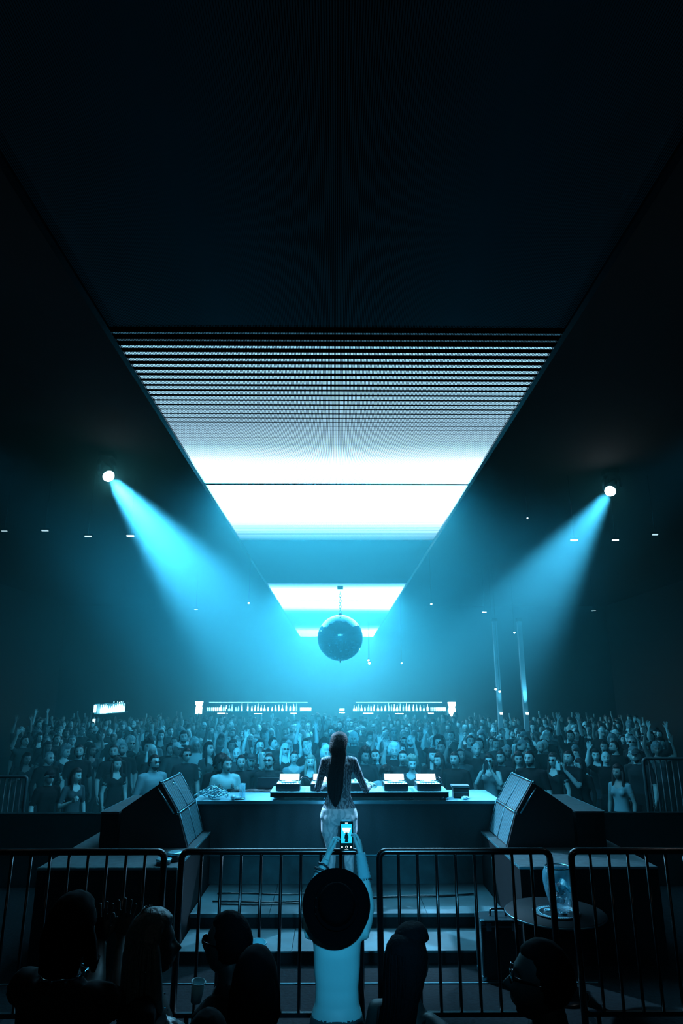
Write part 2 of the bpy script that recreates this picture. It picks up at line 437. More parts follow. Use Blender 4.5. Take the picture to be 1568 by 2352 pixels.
def hand_mesh(pose, fine=False):
    key = (pose, fine)
    if key in _hand: return _hand[key]
    bm = B()
    loft(bm, [((0, 0, -.03), .024, .019), ((0, 0, 0), .027, .018), ((.002, 0, .03), .036, .016), ((.002, 0, .06), .041, .015), ((.001, -.001, .086), .039, .012)], 14, 0, 2.6)
    curl = {'open': .10, 'relax': .42, 'grip': .85, 'fist': 1.45, 'point': .2, 'hold': .62, 'knob': .5}[pose]
    spread = {'open': .16, 'relax': .04, 'grip': .03, 'fist': .0, 'point': .05, 'hold': .03, 'knob': .06}[pose]
    for k, (x, L, r) in enumerate(((.029, .070, .0088), (.010, .079, .0090), (-.009, .073, .0087), (-.027, .057, .0078))):
        c = curl if not (pose == 'point' and k == 0) else .03
        if pose == 'point' and k: c = 1.4
        a = spread*(1.5 - k) * (-1); p = Vector((x, -.001, .080)); pts = [p.copy()]; ang = c*.55
        for sgm in (.46, .30, .24):
            d = Vector((-math.sin(a)*math.cos(ang), -math.sin(ang), math.cos(ang)*math.cos(a)))
            p = p + d*L*sgm; pts.append(p.copy()); ang += c
        rs = [r*1.06, r, r*.92, r*.78]
        pts.append(pts[-1] + (pts[-1]-pts[-2]).normalized()*.004); rs.append(r*.35)
        tube(bm, pts, rs, 10)
    tc = {'open': .0, 'relax': .3, 'grip': .5, 'fist': .9, 'point': .4, 'hold': .15, 'knob': .4}[pose]
    tp = [Vector((.018, -.004, .012)), Vector((.040, -.012, .036)), Vector((.056 - .016*tc, -.018 - .02*tc, .064)), Vector((.066 - .034*tc, -.020 - .032*tc, .090)), Vector((.068 - .040*tc, -.021 - .034*tc, .095))]
    tube(bm, tp, [.015, .0135, .0105, .009, .004], 10)
    out = voxel(bm, .0032 if fine else .0055, 1)
    me = bpy.data.meshes.new('hand'); out.to_mesh(me); out.free()
    _hand[key] = me; return me
def frame(d, nrm):
    """matrix whose +Z is d and whose -Y is (close to) nrm"""
    z = Vector(d).normalized(); y = -(Vector(nrm) - z*Vector(nrm).dot(z)).normalized(); x = y.cross(z)
    return Matrix((x, y, z)).transposed()
def add_mesh(bm, me, T, mi=0):
    c = me.copy(); c.transform(T)
    if T.to_3x3().determinant() < 0: c.flip_normals()
    for p in c.polygons: p.material_index = mi; p.use_smooth = True
    bm.from_mesh(c); bpy.data.meshes.remove(c)

# body slots: 0 skin, 1 top, 2 trousers, 3 brows/eyes, 4 lips, 5 shoes
def person_mesh(name, fem=False, arms=None, sleeve='short', head=(0, 0, 0), lean=(0, 0), vox=.016, beard=False, low_neck=False, build=1.0, bag=None, legs=None, fine=False, headmesh=True, hipw=1.0, drop=0.0, ww_=1.0, hn=(36, 30), bare_back=False, dress=False):
    """stands with the feet at z=0 facing -Y, 1.72 tall. arms: {-1/+1: (elbow, wrist, hand dir, palm normal, pose)}; lean=(x, y) shift of the shoulders"""
    bm = B(); lx, ly = lean; b = build
    sw = (.165 if fem else .195)*b; ww = (.120 if fem else .150)*b*ww_; hw = (.168 if fem else .165)*b*hipw
    def at(z, x=0, y=0):
        k = max(0, min(1, (z - .95)/.50)); return Vector((x + lx*k, y + ly*k, z))
    S_ = [(at(.80, 0, .00), hw*.80, .100), (at(.88, 0, .012), hw, .120 if fem else .112), (at(.96, 0, .012), hw*(.91 if fem else .98), .116 if fem else .11), (at(1.03, 0, .0), hw*(.76 if fem else .86), .098), (at(1.11, 0, 0), ww*1.02, .090*b),
          (at(1.20), ww*1.10, .098*b), (at(1.29, 0, -.005), sw*.84, .115*b), (at(1.36, 0, -.002), sw*.88, .106*b), (at(1.41, 0, .008), sw*.70, .080), (at(1.445, 0, .012), sw*.46, .062), (at(1.475, 0, .012), .060, .052)]
    dz = lambda z: z - drop*max(0, min(1, (1.36 - z)/.25))
    S_ = [(Vector((c[0].x, c[0].y, dz(c[0].z))),) + c[1:] for c in S_]
    loft(bm, S_, 24, 1, 2.3)
    if fem:
        for s in (-1, 1):
            r = bmesh.ops.create_uvsphere(bm, u_segments=12, v_segments=8, radius=.058)
            for v in r['verts']: v.co += at(1.28, s*.072, -.075)
            for f in {f for v in r['verts'] for f in v.link_faces}: f.material_index = 1
    for s in (-1, 1):                                       # buttocks
        r = bmesh.ops.create_uvsphere(bm, u_segments=12, v_segments=8, radius=.088 if fem else .08)
        for v in r['verts']: v.co += at(.87 - drop, s*.078*hipw, .055)
        for f in {f for v in r['verts'] for f in v.link_faces}: f.material_index = 2
    neck0 = at(1.42, 0, .012); hq = Matrix.Rotation(head[0], 4, 'Z') @ Matrix.Rotation(head[1], 4, 'X') @ Matrix.Rotation(head[2], 4, 'Y')
    neck1 = neck0 + Vector((0, -.012, .105))
    hc = neck1 + (hq @ Vector((0, -.018, .075)))
    tube(bm, [neck0 + Vector((0, 0, -.03)), neck0 + Vector((0, 0, .03)), neck1, neck1.lerp(hc, .4)], [.066, .056 if fem else .062, .052 if fem else .058, .05], 14, 0)
    T = Matrix.Translation(hc) @ hq
    arms = arms or {}
    for s in (-1, 1):
        sh = at(1.395, s*sw*.93, .005)
        e, wr, hd, pn, pose = arms.get(s, (at(1.12, s*(sw+.055), .03), at(.88, s*(sw+.06), -.05), (0, -.12, -1), (-s, 0, 0), 'relax'))
        e = Vector(e); wr = Vector(wr); dv = wr - e
        up = 1 if sleeve in ('short', 'long') else 0; lo = 1 if sleeve == 'long' else 0
        k = (1.1 if not fem else .92)*b
        mid = sh.lerp(e, .45)
        tube(bm, [at(1.40, s*sw*.55, .005), sh, mid], [.058*k, .058*k, .050*k], 12, 1 if sleeve != 'bare' else 0)
        tube(bm, [mid.lerp(sh, .1), e], [.049*k, .041*k], 12, up)
        tube(bm, [e - dv*.03, e.lerp(wr, .25), e.lerp(wr, .7), wr], [.041*k, .043*k, .032*k, .026*k], 12, lo)
    for s in (-1, 1):
        hx = s*.090*hipw
        L_ = (legs or {}).get(s, (Vector((s*.10, -.01, .48)), Vector((s*.11, .02, .085))))
        knee, ank = Vector(L_[0]), Vector(L_[1])
        lm_ = 2
        tube(bm, [Vector((hx, .01, .90 - drop)), Vector((hx, .01, .80 - drop)).lerp(knee, .25), Vector((hx, .01, .86 - drop)).lerp(knee, .7), knee], [.098, .094*(1.06 if fem else 1), .070, .056], 14, lm_)
        tube(bm, [knee + Vector((0, 0, .02)), knee.lerp(ank, .3) + Vector((0, .012, 0)), knee.lerp(ank, .75), ank], [.056, .058, .042, .036], 14, lm_)
        loft(bm, [(ank + Vector((0, .02, .0)), .04, .05), (ank + Vector((0, -.01, -.035)), .042, .085), (ank + Vector((0, -.055, -.060)), .045, .130), (ank + Vector((0, -.055, -.083)), .046, .132)], 14, 5)
    out = voxel(bm, vox, 7 if fine else 2)
    for f in out.faces:
        c = f.calc_center_median()
        if f.material_index in (1, 2):
            if c.z < .98 - drop and abs(c.x) < .24 and f.material_index == 1: f.material_index = 2
            if low_neck and c.z > 1.34 and abs(c.x - lx) < .095 and c.z - 1.34 > abs(c.x - lx)*.6: f.material_index = 0
            if bare_back and c.y > -.03 + ly*max(0, min(1, (c.z-.95)/.5)) and c.z > .98 - drop and f.material_index == 1: f.material_index = 0
    if headmesh: head_to(out, T, fem, hn[0], hn[1], beard=beard)
    for s in (-1, 1):
        if s in arms: e, wr, hd, pn, pose = arms[s]
        else: wr, hd, pn, pose = at(.88, s*(sw+.06), -.05), (0, -.12, -1), (-s, 0, 0), 'relax'
        F = frame(hd, pn).to_4x4()
        # thumb on the body-correct side
        mir = Matrix.Scale(-1 if THUMB.get((name, s), (s > 0)) else 1, 4, (1, 0, 0))
        add_mesh(out, hand_mesh(pose, fine), Matrix.Translation(Vector(wr)) @ F @ mir, 0)
    me = bpy.data.meshes.new(name); out.to_mesh(me); out.free()
    return me, T
THUMB = {}
def fabric(n, c, **k): return mat(n, c, .85, spec=.25, **k)
SKINS = [mat('skin_pale', (.78, .72, .70), .5, spec=.4), mat('skin_tan', (.60, .52, .50), .5, spec=.4), mat('skin_brown', (.28, .23, .22), .5, spec=.4)]
HAIRS = [mat('hair_black', (.010, .010, .011), .5, spec=.4, bump=.6, scale=90), mat('hair_brown', (.035, .03, .028), .5, spec=.4, bump=.6, scale=90), mat('hair_blond', (.42, .38, .33), .45, spec=.5, bump=.6, scale=90)]
CLOTH = {'black': fabric('cloth_black', (.007, .008, .009)), 'charcoal': fabric('cloth_charcoal', (.022, .024, .027)), 'grey': fabric('cloth_grey', (.07, .075, .08)),
         'white': fabric('cloth_white', (.78, .78, .78)), 'light': fabric('cloth_light', (.32, .33, .35)), 'denim': fabric('cloth_denim', (.03, .036, .045))}
DARKF = mat('brow_and_eye', (.035, .03, .03), .5); LIPS = mat('lips', (.20, .13, .12), .4); SHOE = mat('shoe_black', (.012, .012, .013), .4)
LENS = mat('dark_lens', (.006, .006, .008), .12, spec=.9)
def dress(o, skin, top, bottom, beardcol=None):
    while len(o.data.materials) < 6: o.data.materials.append(None)
    for i, m in enumerate((skin, top, bottom, DARKF, LIPS, SHOE)):
        o.material_slots[i].link = 'OBJECT'; o.material_slots[i].material = m
def one_mat(o, m):
    if not len(o.data.materials): o.data.materials.append(None)
    o.material_slots[0].link = 'OBJECT'; o.material_slots[0].material = m
def glasses_mesh(name='sunglasses', sc=1.0):
    bm = B()
    for s in (-1, 1):
        r = bmesh.ops.create_uvsphere(bm, u_segments=12, v_segments=8, radius=1)
        for v in r['verts']: v.co = Vector((s*.031 + v.co.x*.026, -.101 + v.co.y*.005 + abs(v.co.x)*.004, .010 + v.co.z*.019))
        tube(bm, [(s*.055, -.096, .014), (s*.074, -.07, .014), (s*.082, .0, .010), (s*.082, .02, .0)], .003, 6)
    tube(bm, [(-.012, -.104, .014), (.012, -.104, .014)], .003, 6)
    me = bpy.data.meshes.new(name); bm.to_mesh(me); bm.free(); me.materials.append(LENS); return me
GLASSES = glasses_mesh()

# ------------------------------------------------------------------ stage area floors and platforms
sbox('floor', (0, (5.2+9.4)/2, LZ - .2), (2*XW, 4.2, .4), M['stage_dark'])
sbox('floor', (0, (YF+5.2)/2, -.65), (2*XW, 5.2-YF, .4), M['stage_dark'])
def simple(name, label, cat, c, s, m, bev=.004, group=None):
    bm = B(); box(bm, (0, 0, s[2]/2), s, bev); o = mk(name, bm, m, loc=(c[0], c[1], c[2])); return tag(o, label, cat, group)
# stage floor in two steps made of ply sheets
t = thing('stage_floor', 'scuffed grey stage deck in front of the booth, crossed by black cables', 'stage', (0.12, 7.95, LZ))
bm = B(); box(bm, (0, .40, .0985), (3.14, 1.93, .197)); mk('deck_base', bm, M['black_paint'], t)
M['ply2'] = mat('worn_ply_dark', (.09, .10, .105), .6, var=.4, scale=5, bump=.2)
for k in range(4):
    bm = B(); box(bm, (-1.185 + .79*k, -.015, .2135), (.785, 1.13, .033), .003); mk('plank', bm, M['stage'], t)
bm = B(); box(bm, (0, .62, .2135), (3.14, .1, .03)); mk('rear_trim', bm, M['black_paint'], t)
t2 = thing('stage_step', 'low grey ply step below the stage deck, half in shadow', 'step', (0.12, 7.07, LZ))
bm = B(); box(bm, (0, -.0, .043), (3.12, .58, .086)); mk('step_base', bm, M['black_paint'], t2)
for k in range(3):
    bm = B(); box(bm, (-1.045 + 1.045*k, -.005, .095), (1.04, .60, .018), .003); mk('plank', bm, M['stage'], t2)
bm = B()
for a, b in (((-3.0, 6.34, 0), (2.2, 6.34, 0)),): box(bm, ((a[0]+b[0])/2, a[1], LZ + .004), (b[0]-a[0], .012, .008))
tag(mk('floor_strip', bm, mat('floor_strip_metal', (.25, .27, .28), .4, metal=.6)), 'thin metal strip across the lower floor below the step', 'strip')
bm = B(); random.seed(3)
for i in range(60):
    x, y = random.uniform(.34, .62), random.uniform(5.45, 6.25); a = random.uniform(0, PI); s = random.uniform(.008, .03)
    r = [Vector((x + s*random.uniform(.4, 1)*math.cos(a + k*PI/2.5), y + s*random.uniform(.4, 1)*math.sin(a + k*PI/2.5), LZ + .002 + random.random()*.006)) for k in range(5)]
    quad(bm, r)
tag(mk('debris', bm, mat('torn_tape', (.35, .37, .38), .7)), 'torn tape and litter scattered on the floor beside the gate post', 'litter', kind='stuff')
# cables across the deck
random.seed(5)
for k, (x0, y0, x1, y1, dz) in enumerate(((-1.3, 8.02, .1, 8.0, 0), (-1.3, 7.72, .2, 7.74, 0), (-1.2, 7.62, .3, 7.70, 0), (.1, 7.86, 1.5, 7.98, 0), (.1, 7.83, 1.45, 7.95, 0))):
    bm = B(); pts = [(x0 + (x1-x0)*i/9, y0 + (y1-y0)*i/9 + .02*math.sin(i*1.1 + k), LZ + .238 + .004*(k % 2)) for i in range(10)]
    pts = [(x, y, .012) for x, y, z in pts]
    tube(bm, pts, .008, 6); o = mk('stage_cable', bm, M['black_metal']); tag(o, 'black cable lying across the grey stage deck', 'cable', 'cables on the stage deck')

# side platforms with the metal edge strips
M['plat_top'] = mat('platform_top_felt', (.05, .055, .058), .8, var=.3, scale=15)
edge_m = mat('platform_edge', (.5, .52, .54), .35, metal=.8)
for s, xi in ((1, 1.70), (-1, -1.47)):
    t = thing('side_platform', 'black platform under the %s stage monitor, with a bright metal edge' % ('right' if s > 0 else 'left'), 'platform', (xi + s*.64, 7.85, LZ), 0)
    bm = B(); box(bm, (0, 0, .3975), (1.28, 2.3, .795)); mk('body', bm, M['black_paint'], t)
    bm = B(); box(bm, (0, 0, .7975), (1.27, 2.28, .006)); mk('top', bm, M['plat_top'], t)
    bm = B(); box(bm, (0, -1.152, .79), (1.28, .006, .02)); box(bm, (-s*.642, 0, .79), (.006, 2.3, .02)); mk('edge_strip', bm, edge_m, t)
# side counters behind the monitors
for s, x0, x1 in ((1, 2.53, 2.83), (-1, -2.47, -2.29)):
    t = thing('side_counter', 'low black counter with a dim felt top beside the %s monitor' % ('right' if s > 0 else 'left'), 'counter', ((x0+x1)/2, 8.1, .57))
    wd = abs(x1-x0)
    prof = [(-.5*wd + (0 if s > 0 else .0), 0), (.5*wd, 0)]
    bm = B(); box(bm, (0, 0, .165), (wd, 1.2, .33)); mk('body', bm, M['black_paint'], t)
    bm = B(); box(bm, (0, 0, .34), (wd + .01, 1.22, .02), .004); mk('top', bm, M['plat_top'], t)
    bm = B(); box(bm, (s*.5*wd + s*.008, 0, .342), (.008, 1.2, .02)); mk('edge_strip', bm, edge_m, t)

# ------------------------------------------------------------------ DJ booth
t = thing('dj_booth', 'long DJ table with a dark fabric front and pale worktop', 'table', (.13, 8.80, 0))
bm = B(); box(bm, (0, .02, .885), (3.66, .93, .03), .006); mk('tabletop', bm, mat('pale_worktop', (.55, .57, .60), .38, var=.12, scale=9), t)
bm = B(); box(bm, (0, -.448, .884), (3.67, .012, .036), .003); mk('metal_lip', bm, M['steel'], t)
# fabric front with soft folds
bm = B(); n = 120; rows = []
for j, z in enumerate((.865, .60, .32)):
    rows.append([bm.verts.new((-1.81 + 3.62*i/n, -.42 + .006*math.sin(i*.9) + .004*math.sin(i*.37 + j), z)) for i in range(n+1)])
for a, b in zip(rows, rows[1:]):
    for i in range(n): bm.faces.new((a[i], b[i], b[i+1], a[i+1])).smooth = True
M['felt'] = mat('booth_front_fabric', (.08, .085, .09), .9, bump=.4, scale=180, var=.15)
mk('front_drape', bm, M['felt'], t)
bm = B(); box(bm, (0, -.425, .315), (3.62, .02, .012)); mk('hem_bar', bm, edge_m, t)
bm = B(); box(bm, (0, -.37, .155), (3.30, .02, .305)); mk('kick_board', bm, M['ply2'], t)
for x in (-1.6, -.55, .55, 1.6): bm = B(); box(bm, (x, 0, .435), (.06, .6, .87)); mk('trestle', bm, M['black_metal'], t)

TT = .90
t = thing('deck_riser', 'black metal riser on the table that carries the decks', 'riser', (.275, 8.62, TT))
bm = B(); box(bm, (0, 0, .062), (2.12, .50, .05), .004); mk('riser_body', bm, M['black_paint'], t)
bm = B(); box(bm, (0, 0, .091), (2.13, .51, .008), .002); mk('riser_top', bm, mat('riser_top_white', (.75, .78, .8), .3), t)
fb = B(); cyl(fb, (0, 0, 0), (0, 0, .037), .022, .022, 12); fme = bpy.data.meshes.new('foot'); fb.to_mesh(fme); fb.free(); fme.materials.append(M['steel'])
for x in (-1.0, -.42, -.27, .62, .98, 1.03): mo('foot', fme, t, (x, -.20, 0))
RT = TT + .095
M['gear'] = mat('gear_black', (.03, .032, .036), .3, spec=.6)
M['gearlit'] = mat('gear_brushed_top', (.75, .78, .8), .4, metal=.1)
M['lcd'] = mat('lit_display', (.1, .1, .1), .3, emit=(.62, .90, 1), es=3.0)
M['led'] = mat('lit_button', (.1, .1, .1), .3, emit=(.6, .9, 1), es=2.0)
M['ink'] = mat('display_ink', (.02, .1, .14), .5, emit=(.0, .25, .4), es=.8)
def player():
    t = thing('media_player', '', 'player')
    bm = B(); box(bm, (0, 0, .04), (.29, .36, .075), .006)
    mk('body', bm, M['gear'], t)
    bm = B(); box(bm, (0, -.04, .0795), (.27, .27, .004), .001); mk('top_plate', bm, M['gearlit'], t)
    bm = B(); lathe(bm, [(0, .082), (.094, .082), (.098, .088), (.094, .096), (.070, .097), (.066, .093), (.03, .094), (0, .094)], (0, -.045, 0), 28); j = mk('jog_wheel', bm, M['steel'], t)
    bm = B(); lathe(bm, [(.045, .095), (.045, .0975), (.0, .0975)], (0, -.045, 0), 20); mk('wheel_display', bm, M['led'], j)
    bm = B()
    for k in range(12):
        a = 2*PI*k/12; cyl(bm, (.082*math.cos(a), -.045 + .082*math.sin(a), .095), (.082*math.cos(a), -.045 + .082*math.sin(a), .099), .006, None, 6)
    mk('grip_dimples', bm, M['gear'], j)
    R = Matrix.Rotation(math.radians(-42), 4, 'X'); pn = R.to_3x3() @ Vector((0, -1, 0)); pu = R.to_3x3() @ Vector((0, 0, 1)); pc = Vector((0, .125, .118))
    bm = B(); box(bm, pc, (.26, .016, .098), .003, M=R); s = mk('screen_housing', bm, M['gear'], t)
    bm = B(); box(bm, pc + pn*.0095, (.238, .003, .082), M=R); mk('display', bm, M['lcd'], s)
    bm = B()
    for k in range(3): box(bm, pc + pn*.0115 + pu*((k-1)*.022) + Vector((.01*(k-1), 0, 0)), (.19, .001, .0022), M=R)
    mk('display_lines', bm, M['ink'], s)
    bm = B()
    for k in range(8): box(bm, (-.115 + k*.033, -.165, .083), (.018, .012, .006))
    for k in range(3): cyl(bm, (-.122, -.13 + .04*k, .08), (-.122, -.13 + .04*k, .09), .010, None, 10)
    mk('button', bm, M['led'], t)
    bm = B(); box(bm, (.125, -.02, .084), (.012, .16, .004)); box(bm, (.125, -.05, .092), (.022, .012, .012)); mk('tempo_slider', bm, M['chrome'], t)
    return t
random.seed(2)
def dup(root, loc, rz=0, label=None, group=None, sc=None):
    r = root.copy(); COL.objects.link(r); r.location = loc; r.rotation_euler = (0, 0, rz)
    if sc: r.scale = sc
    if label: r['label'] = label
    if group: r['group'] = group
    for ch in list(root.children):
        c = ch.copy(); COL.objects.link(c); c.parent = r
        for g2 in ch.children:
            d = g2.copy(); COL.objects.link(d); d.parent = c
    return r
p0 = player()
for k, (px, lab) in enumerate(((663, 'leftmost media player on the riser, display lit, left of the performer'), (741, 'media player close behind the left side of the performer'), (907, 'media player just right of the outstretched hand, display lit'), (981, 'rightmost media player on the riser, display lit'))):
    x = P(px, 1810, 8.62).x
    if k == 0: p0.location = (x, 8.62, RT); p0['label'] = lab
    else: dup(p0, (x, 8.62, RT), 0, lab)
t = thing('dj_mixer', 'compact mixer with rows of knobs between the four players', 'mixer', (.235, 8.62, RT))
bm = B(); box(bm, (0, 0, .045), (.32, .36, .085), .006); mk('body', bm, M['gear'], t)
bm = B(); box(bm, (0, 0, .089), (.30, .34, .004)); mk('top_plate', bm, M['gearlit'], t)
kb = B(); cyl(kb, (0, 0, 0), (0, 0, .018), .009, .007, 10); kme = bpy.data.meshes.new('knob'); kb.to_mesh(kme); kb.free(); kme.materials.append(M['steel'])
for i in range(5):
    for j in range(4): mo('knob', kme, t, (-.12 + .06*i, -.02 + .05*j, .091))
fb = B(); box(fb, (0, 0, .006), (.018, .01, .012)); fme2 = bpy.data.meshes.new('fader'); fb.to_mesh(fme2); fb.free(); fme2.materials.append(M['led'])
for i in range(4): mo('fader', fme2, t, (-.09 + .06*i, -.10 + .02*(i % 2), .091))
def headphones(loc, rz, label, hm='gear'):
    t = thing('headphones', label, 'headphones', loc, rz)
    bm = B(); pts = [(.085*math.sin(a), 0, .10 + .10*math.cos(a)) for a in [(-1.75 + 3.5*i/16) for i in range(17)]]
    tube(bm, pts, .006, 8, flat=(1, 1.8)); mk('headband', bm, M[hm], t)
    for s in (-1, 1):
        bm = B(); lathe(bm, [(0, -.02), (.030, -.018), (.036, 0), (.030, .018), (0, .02)], (0, 0, 0), 16, 0, Matrix.Rotation(PI/2, 3, 'Y'))
        mk('ear_cup', bm, M['gear'], t, loc=(s*.085, 0, .05))
headphones((P(905, 1800, 8.93).x, 8.93, TT + .0), .2, 'pale headphones standing behind the riser, right of the outstretched hand', 'gearlit')
headphones((P(1001, 1800, 8.93).x, 8.93, TT + .0), -.1, 'headphones standing behind the rightmost player')
headphones((P(700, 1800, 8.93).x, 8.93, TT + .0), .1, 'headphones standing behind the riser, left of the performer')

# things on the left half of the table
def tangle(name, c, R_, n, r, m, label, seed, flat=.35, cat='cable'):
    random.seed(seed); bm = B()
    for k in range(n):
        a = random.uniform(0, 6.28); p = Vector(c) + Vector((R_[0]*random.uniform(-.8, .8), R_[1]*random.uniform(-.8, .8), random.uniform(0, R_[2]))); pts = []
        for i in range(9):
            hh = R_[2]*(1 - min(1, abs(p.x - c[0])/R_[0])*.7)
            pts.append(Vector((max(c[0]-R_[0], min(c[0]+R_[0], p.x)), max(c[1]-R_[1], min(c[1]+R_[1], p.y)), max(c[2]+r, min(c[2]+hh, p.z)))) + Vector((random.uniform(-1, 1), random.uniform(-1, 1), random.uniform(0, 1)))*.004)
            a += random.uniform(-1.3, 1.3); p = p + Vector((math.cos(a)*.035, math.sin(a)*.030, random.uniform(-.02, .022)))
        tube(bm, pts, r, 6)
    return tag(mk(name, bm, m), label, cat, kind='stuff')
tangle('tangled_cable', (P(487, 1830, 8.55).x, 8.55, TT), (.20, .13, .15), 26, .007, mat('silver_cable', (.6, .62, .65), .25, metal=.5), 'heap of tangled silvery cables and straps on the left end of the table', 11)
bm = B()
for k in range(5): tube(bm, [(-.05*k*0 + P(520, 1828, 9.1).x + (.62*i/8), 9.02 + .03*k + .015*math.sin(i*1.2 + k*2), TT + .012 + .012*abs(math.sin(i*.9 + k))) for i in range(9)], .007, 6)
tag(mk('cable_bundle', bm, M['black_metal']), 'loose black cables running along the back of the table to the decks', 'cable')
bm = B(); r = bmesh.ops.create_uvsphere(bm, u_segments=16, v_segments=10, radius=1)
for v in r['verts']: v.co = Vector((v.co.x*.036, v.co.y*.045, v.co.z*.030 + .030))
for f in bm.faces: f.smooth = True
tag(mk('computer_mouse', bm, M['gearlit'], loc=(P(500, 1828, 8.5).x + .20, 8.42, TT)), 'smooth rounded pale mouse in front of the cable heap', 'mouse')
t = thing('small_tin', 'flat round tin between the cable heap and the glass', 'tin', (P(545, 1828, 8.5).x, 8.46, TT))
bm = B(); lathe(bm, [(0, 0), (.052, 0), (.056, .006), (.056, .022), (0, .022)], n=24); mk('tin_base', bm, M['gear'], t)
bm = B(); lathe(bm, [(.058, .016), (.058, .028), (.054, .032), (0, .032)], n=24); mk('lid', bm, M['gearlit'], t)
def glass_mat(n, tint=(.85, .95, 1), rough=.03):
    m = bpy.data.materials.new(n); m.use_nodes = True; b = m.node_tree.nodes['Principled BSDF']
    b.inputs['Base Color'].default_value = (*tint, 1); b.inputs['Transmission Weight'].default_value = 1; b.inputs['Roughness'].default_value = rough; b.inputs['IOR'].default_value = 1.3; return m
M['glass'] = mat('clear_glass', (.7, .9, 1), .08, spec=.8); M['glass'].node_tree.nodes['Principled BSDF'].inputs['Alpha'].default_value = .28
t = thing('tall_glass', 'tall straight glass with a white rod in it, left of the riser', 'glass', (P(557, 1828, 8.5).x, 8.46, TT))
bm = B(); lathe(bm, [(0, 0), (.034, 0), (.036, .02), (.036, .18), (.033, .18), (.033, .022), (0, .022)], n=20); mk('glass_body', bm, M['glass'], t)
bm = B(); cyl(bm, (0, 0, .024), (.004, 0, .178), .006, None, 8); mk('rod', bm, mat('white_rod', (.9, .9, .9), .4), t)
bm = B(); lathe(bm, [(0, .004), (.036, .004), (.038, .012), (.036, .02), (0, .02)], n=20); mk('base_ring', bm, M['chrome'], t)
# right half
t = thing('black_bag', 'small black box bag with a folded flap on the right of the table', 'bag', (P(1058, 1828, 8.6).x, 8.62, TT), -.05)
bm = B(); box(bm, (0, 0, .06), (.19, .15, .12), .015); mk('body', bm, mat('black_leather', (.012, .013, .014), .4, bump=.3, scale=60), t)
bm = B(); box(bm, (-.005, 0, .132), (.215, .18, .022), .009); mk('flap', bm, mat('grey_flap', (.13, .14, .15), .6), t)
bm = B(); box(bm, (0, -.078, .07), (.17, .004, .006)); mk('zip', bm, M['steel'], t)
bm = B(); random.seed(9); r = bmesh.ops.create_icosphere(bm, subdivisions=3, radius=.034)
for v in r['verts']: v.co = Vector((v.co.x*1.3, v.co.y, v.co.z*.55)) * (1 + .45*noise.noise(v.co*70)); v.co.z += .02
tag(mk('paper_napkin', bm, mat('white_paper', (.85, .86, .88), .7), loc=(P(1068, 1828, 8.45).x, 8.43, TT)), 'crumpled white napkin lying in front of the black bag', 'napkin')
t = thing('monitor_screen', 'dark flat monitor standing behind the left part of the table', 'monitor', (P(622, 1828, 9.2).x, 9.18, TT))
bm = B(); box(bm, (0, 0, .085), (.36, .02, .15), .004); mk('housing', bm, M['gear'], t)
bm = B(); box(bm, (0, 0, .005), (.16, .10, .01), .002); mk('stand', bm, M['gear'], t)

# ------------------------------------------------------------------ stage monitors (wedges), grille towards the performer
def monitor_wedge(sgn, dx, label):
    t = thing('stage_monitor', label, 'loudspeaker', (dx, 7.5, .57))
    X = lambda v: sgn*v
    pr = [(1.79, 0), (1.90, .33), (2.10, .634), (2.50, .365), (2.50, 0)]
    bm = B(); prism(bm, [(X(x), z) for x, z in pr], 0, .84); mk('cabinet', bm, mat('monitor_paint', (.012, .013, .015), .5, bump=.4, scale=120), t)
    for (a, b), nm in (((pr[1], pr[2]), 'upper'), ((pr[0], pr[1]), 'lower')):
        a = Vector((X(a[0]), 0, a[1])); b = Vector((X(b[0]), 0, b[1])); d = (b-a).normalized(); nn = Vector((-d.z, 0, d.x))
        if nn.x*sgn > 0: nn = -nn
        L_ = (b-a).length; g_ = B(); k = 26
        for i in range(k):                                 # louvres of the grille
            c = a + d*(L_*(.05 + .90*(i+.5)/k)) + nn*.012
            q = [c - d*.0035 + Vector((0, .03, 0)), c + d*.0035 + Vector((0, .03, 0)), c + d*.0035 + Vector((0, .81, 0)), c - d*.0035 + Vector((0, .81, 0))]
            quad(g_, q); quad(g_, [p - nn*.004 for p in q][::-1])
        go = mk('grille', g_, mat('grille_steel', (.26, .28, .30), .45, metal=.3), t); go['kind'] = 'stuff'
        for y in (.012, .42, .828):
            g_ = B(); tube(g_, [a + Vector((0, y, 0)) + nn*.014, b + Vector((0, y, 0)) + nn*.014], .005, 6)
            mk('grille_frame', g_, mat('grille_frame_steel', (.28, .3, .32), .35, metal=.7), t)
    e = B()
    for x, z in pr[1:3]:
        tube(e, [(X(x) - sgn*.008, -.004, z+.006), (X(x) - sgn*.008, .844, z+.006)], .007, 6)
    mk('edge_strip', e, M['steel'], t)
    for x, z in (pr[1], pr[2]):
        for y in (-.002, .842):
            e = B(); r = bmesh.ops.create_uvsphere(e, u_segments=8, v_segments=6, radius=.017)
            for v in r['verts']: v.co += Vector((X(x) + sgn*.008, y, z))
            mk('corner_cap', e, M['chrome'], t)
    e = B(); tube(e, [(X(1.945), -.012, .33), (X(2.13), -.012, .58)], .009, 8); mk('side_handle', e, M['steel'], t)
    return t
monitor_wedge(1, 0.0, 'black wedge loudspeaker on the right platform, grille facing the performer')
mw = monitor_wedge(-1, .235, 'black wedge loudspeaker on the left platform, grille facing the performer')
bm = B(); r = bmesh.ops.create_icosphere(bm, subdivisions=2, radius=.02)
for v in r['verts']: v.co = Vector((v.co.x*.5, v.co.y, v.co.z)) * (1 + .6*noise.noise(v.co*90))
o = mk('badge', bm, M['chrome'], mw, loc=(-2.03, .25, .60))

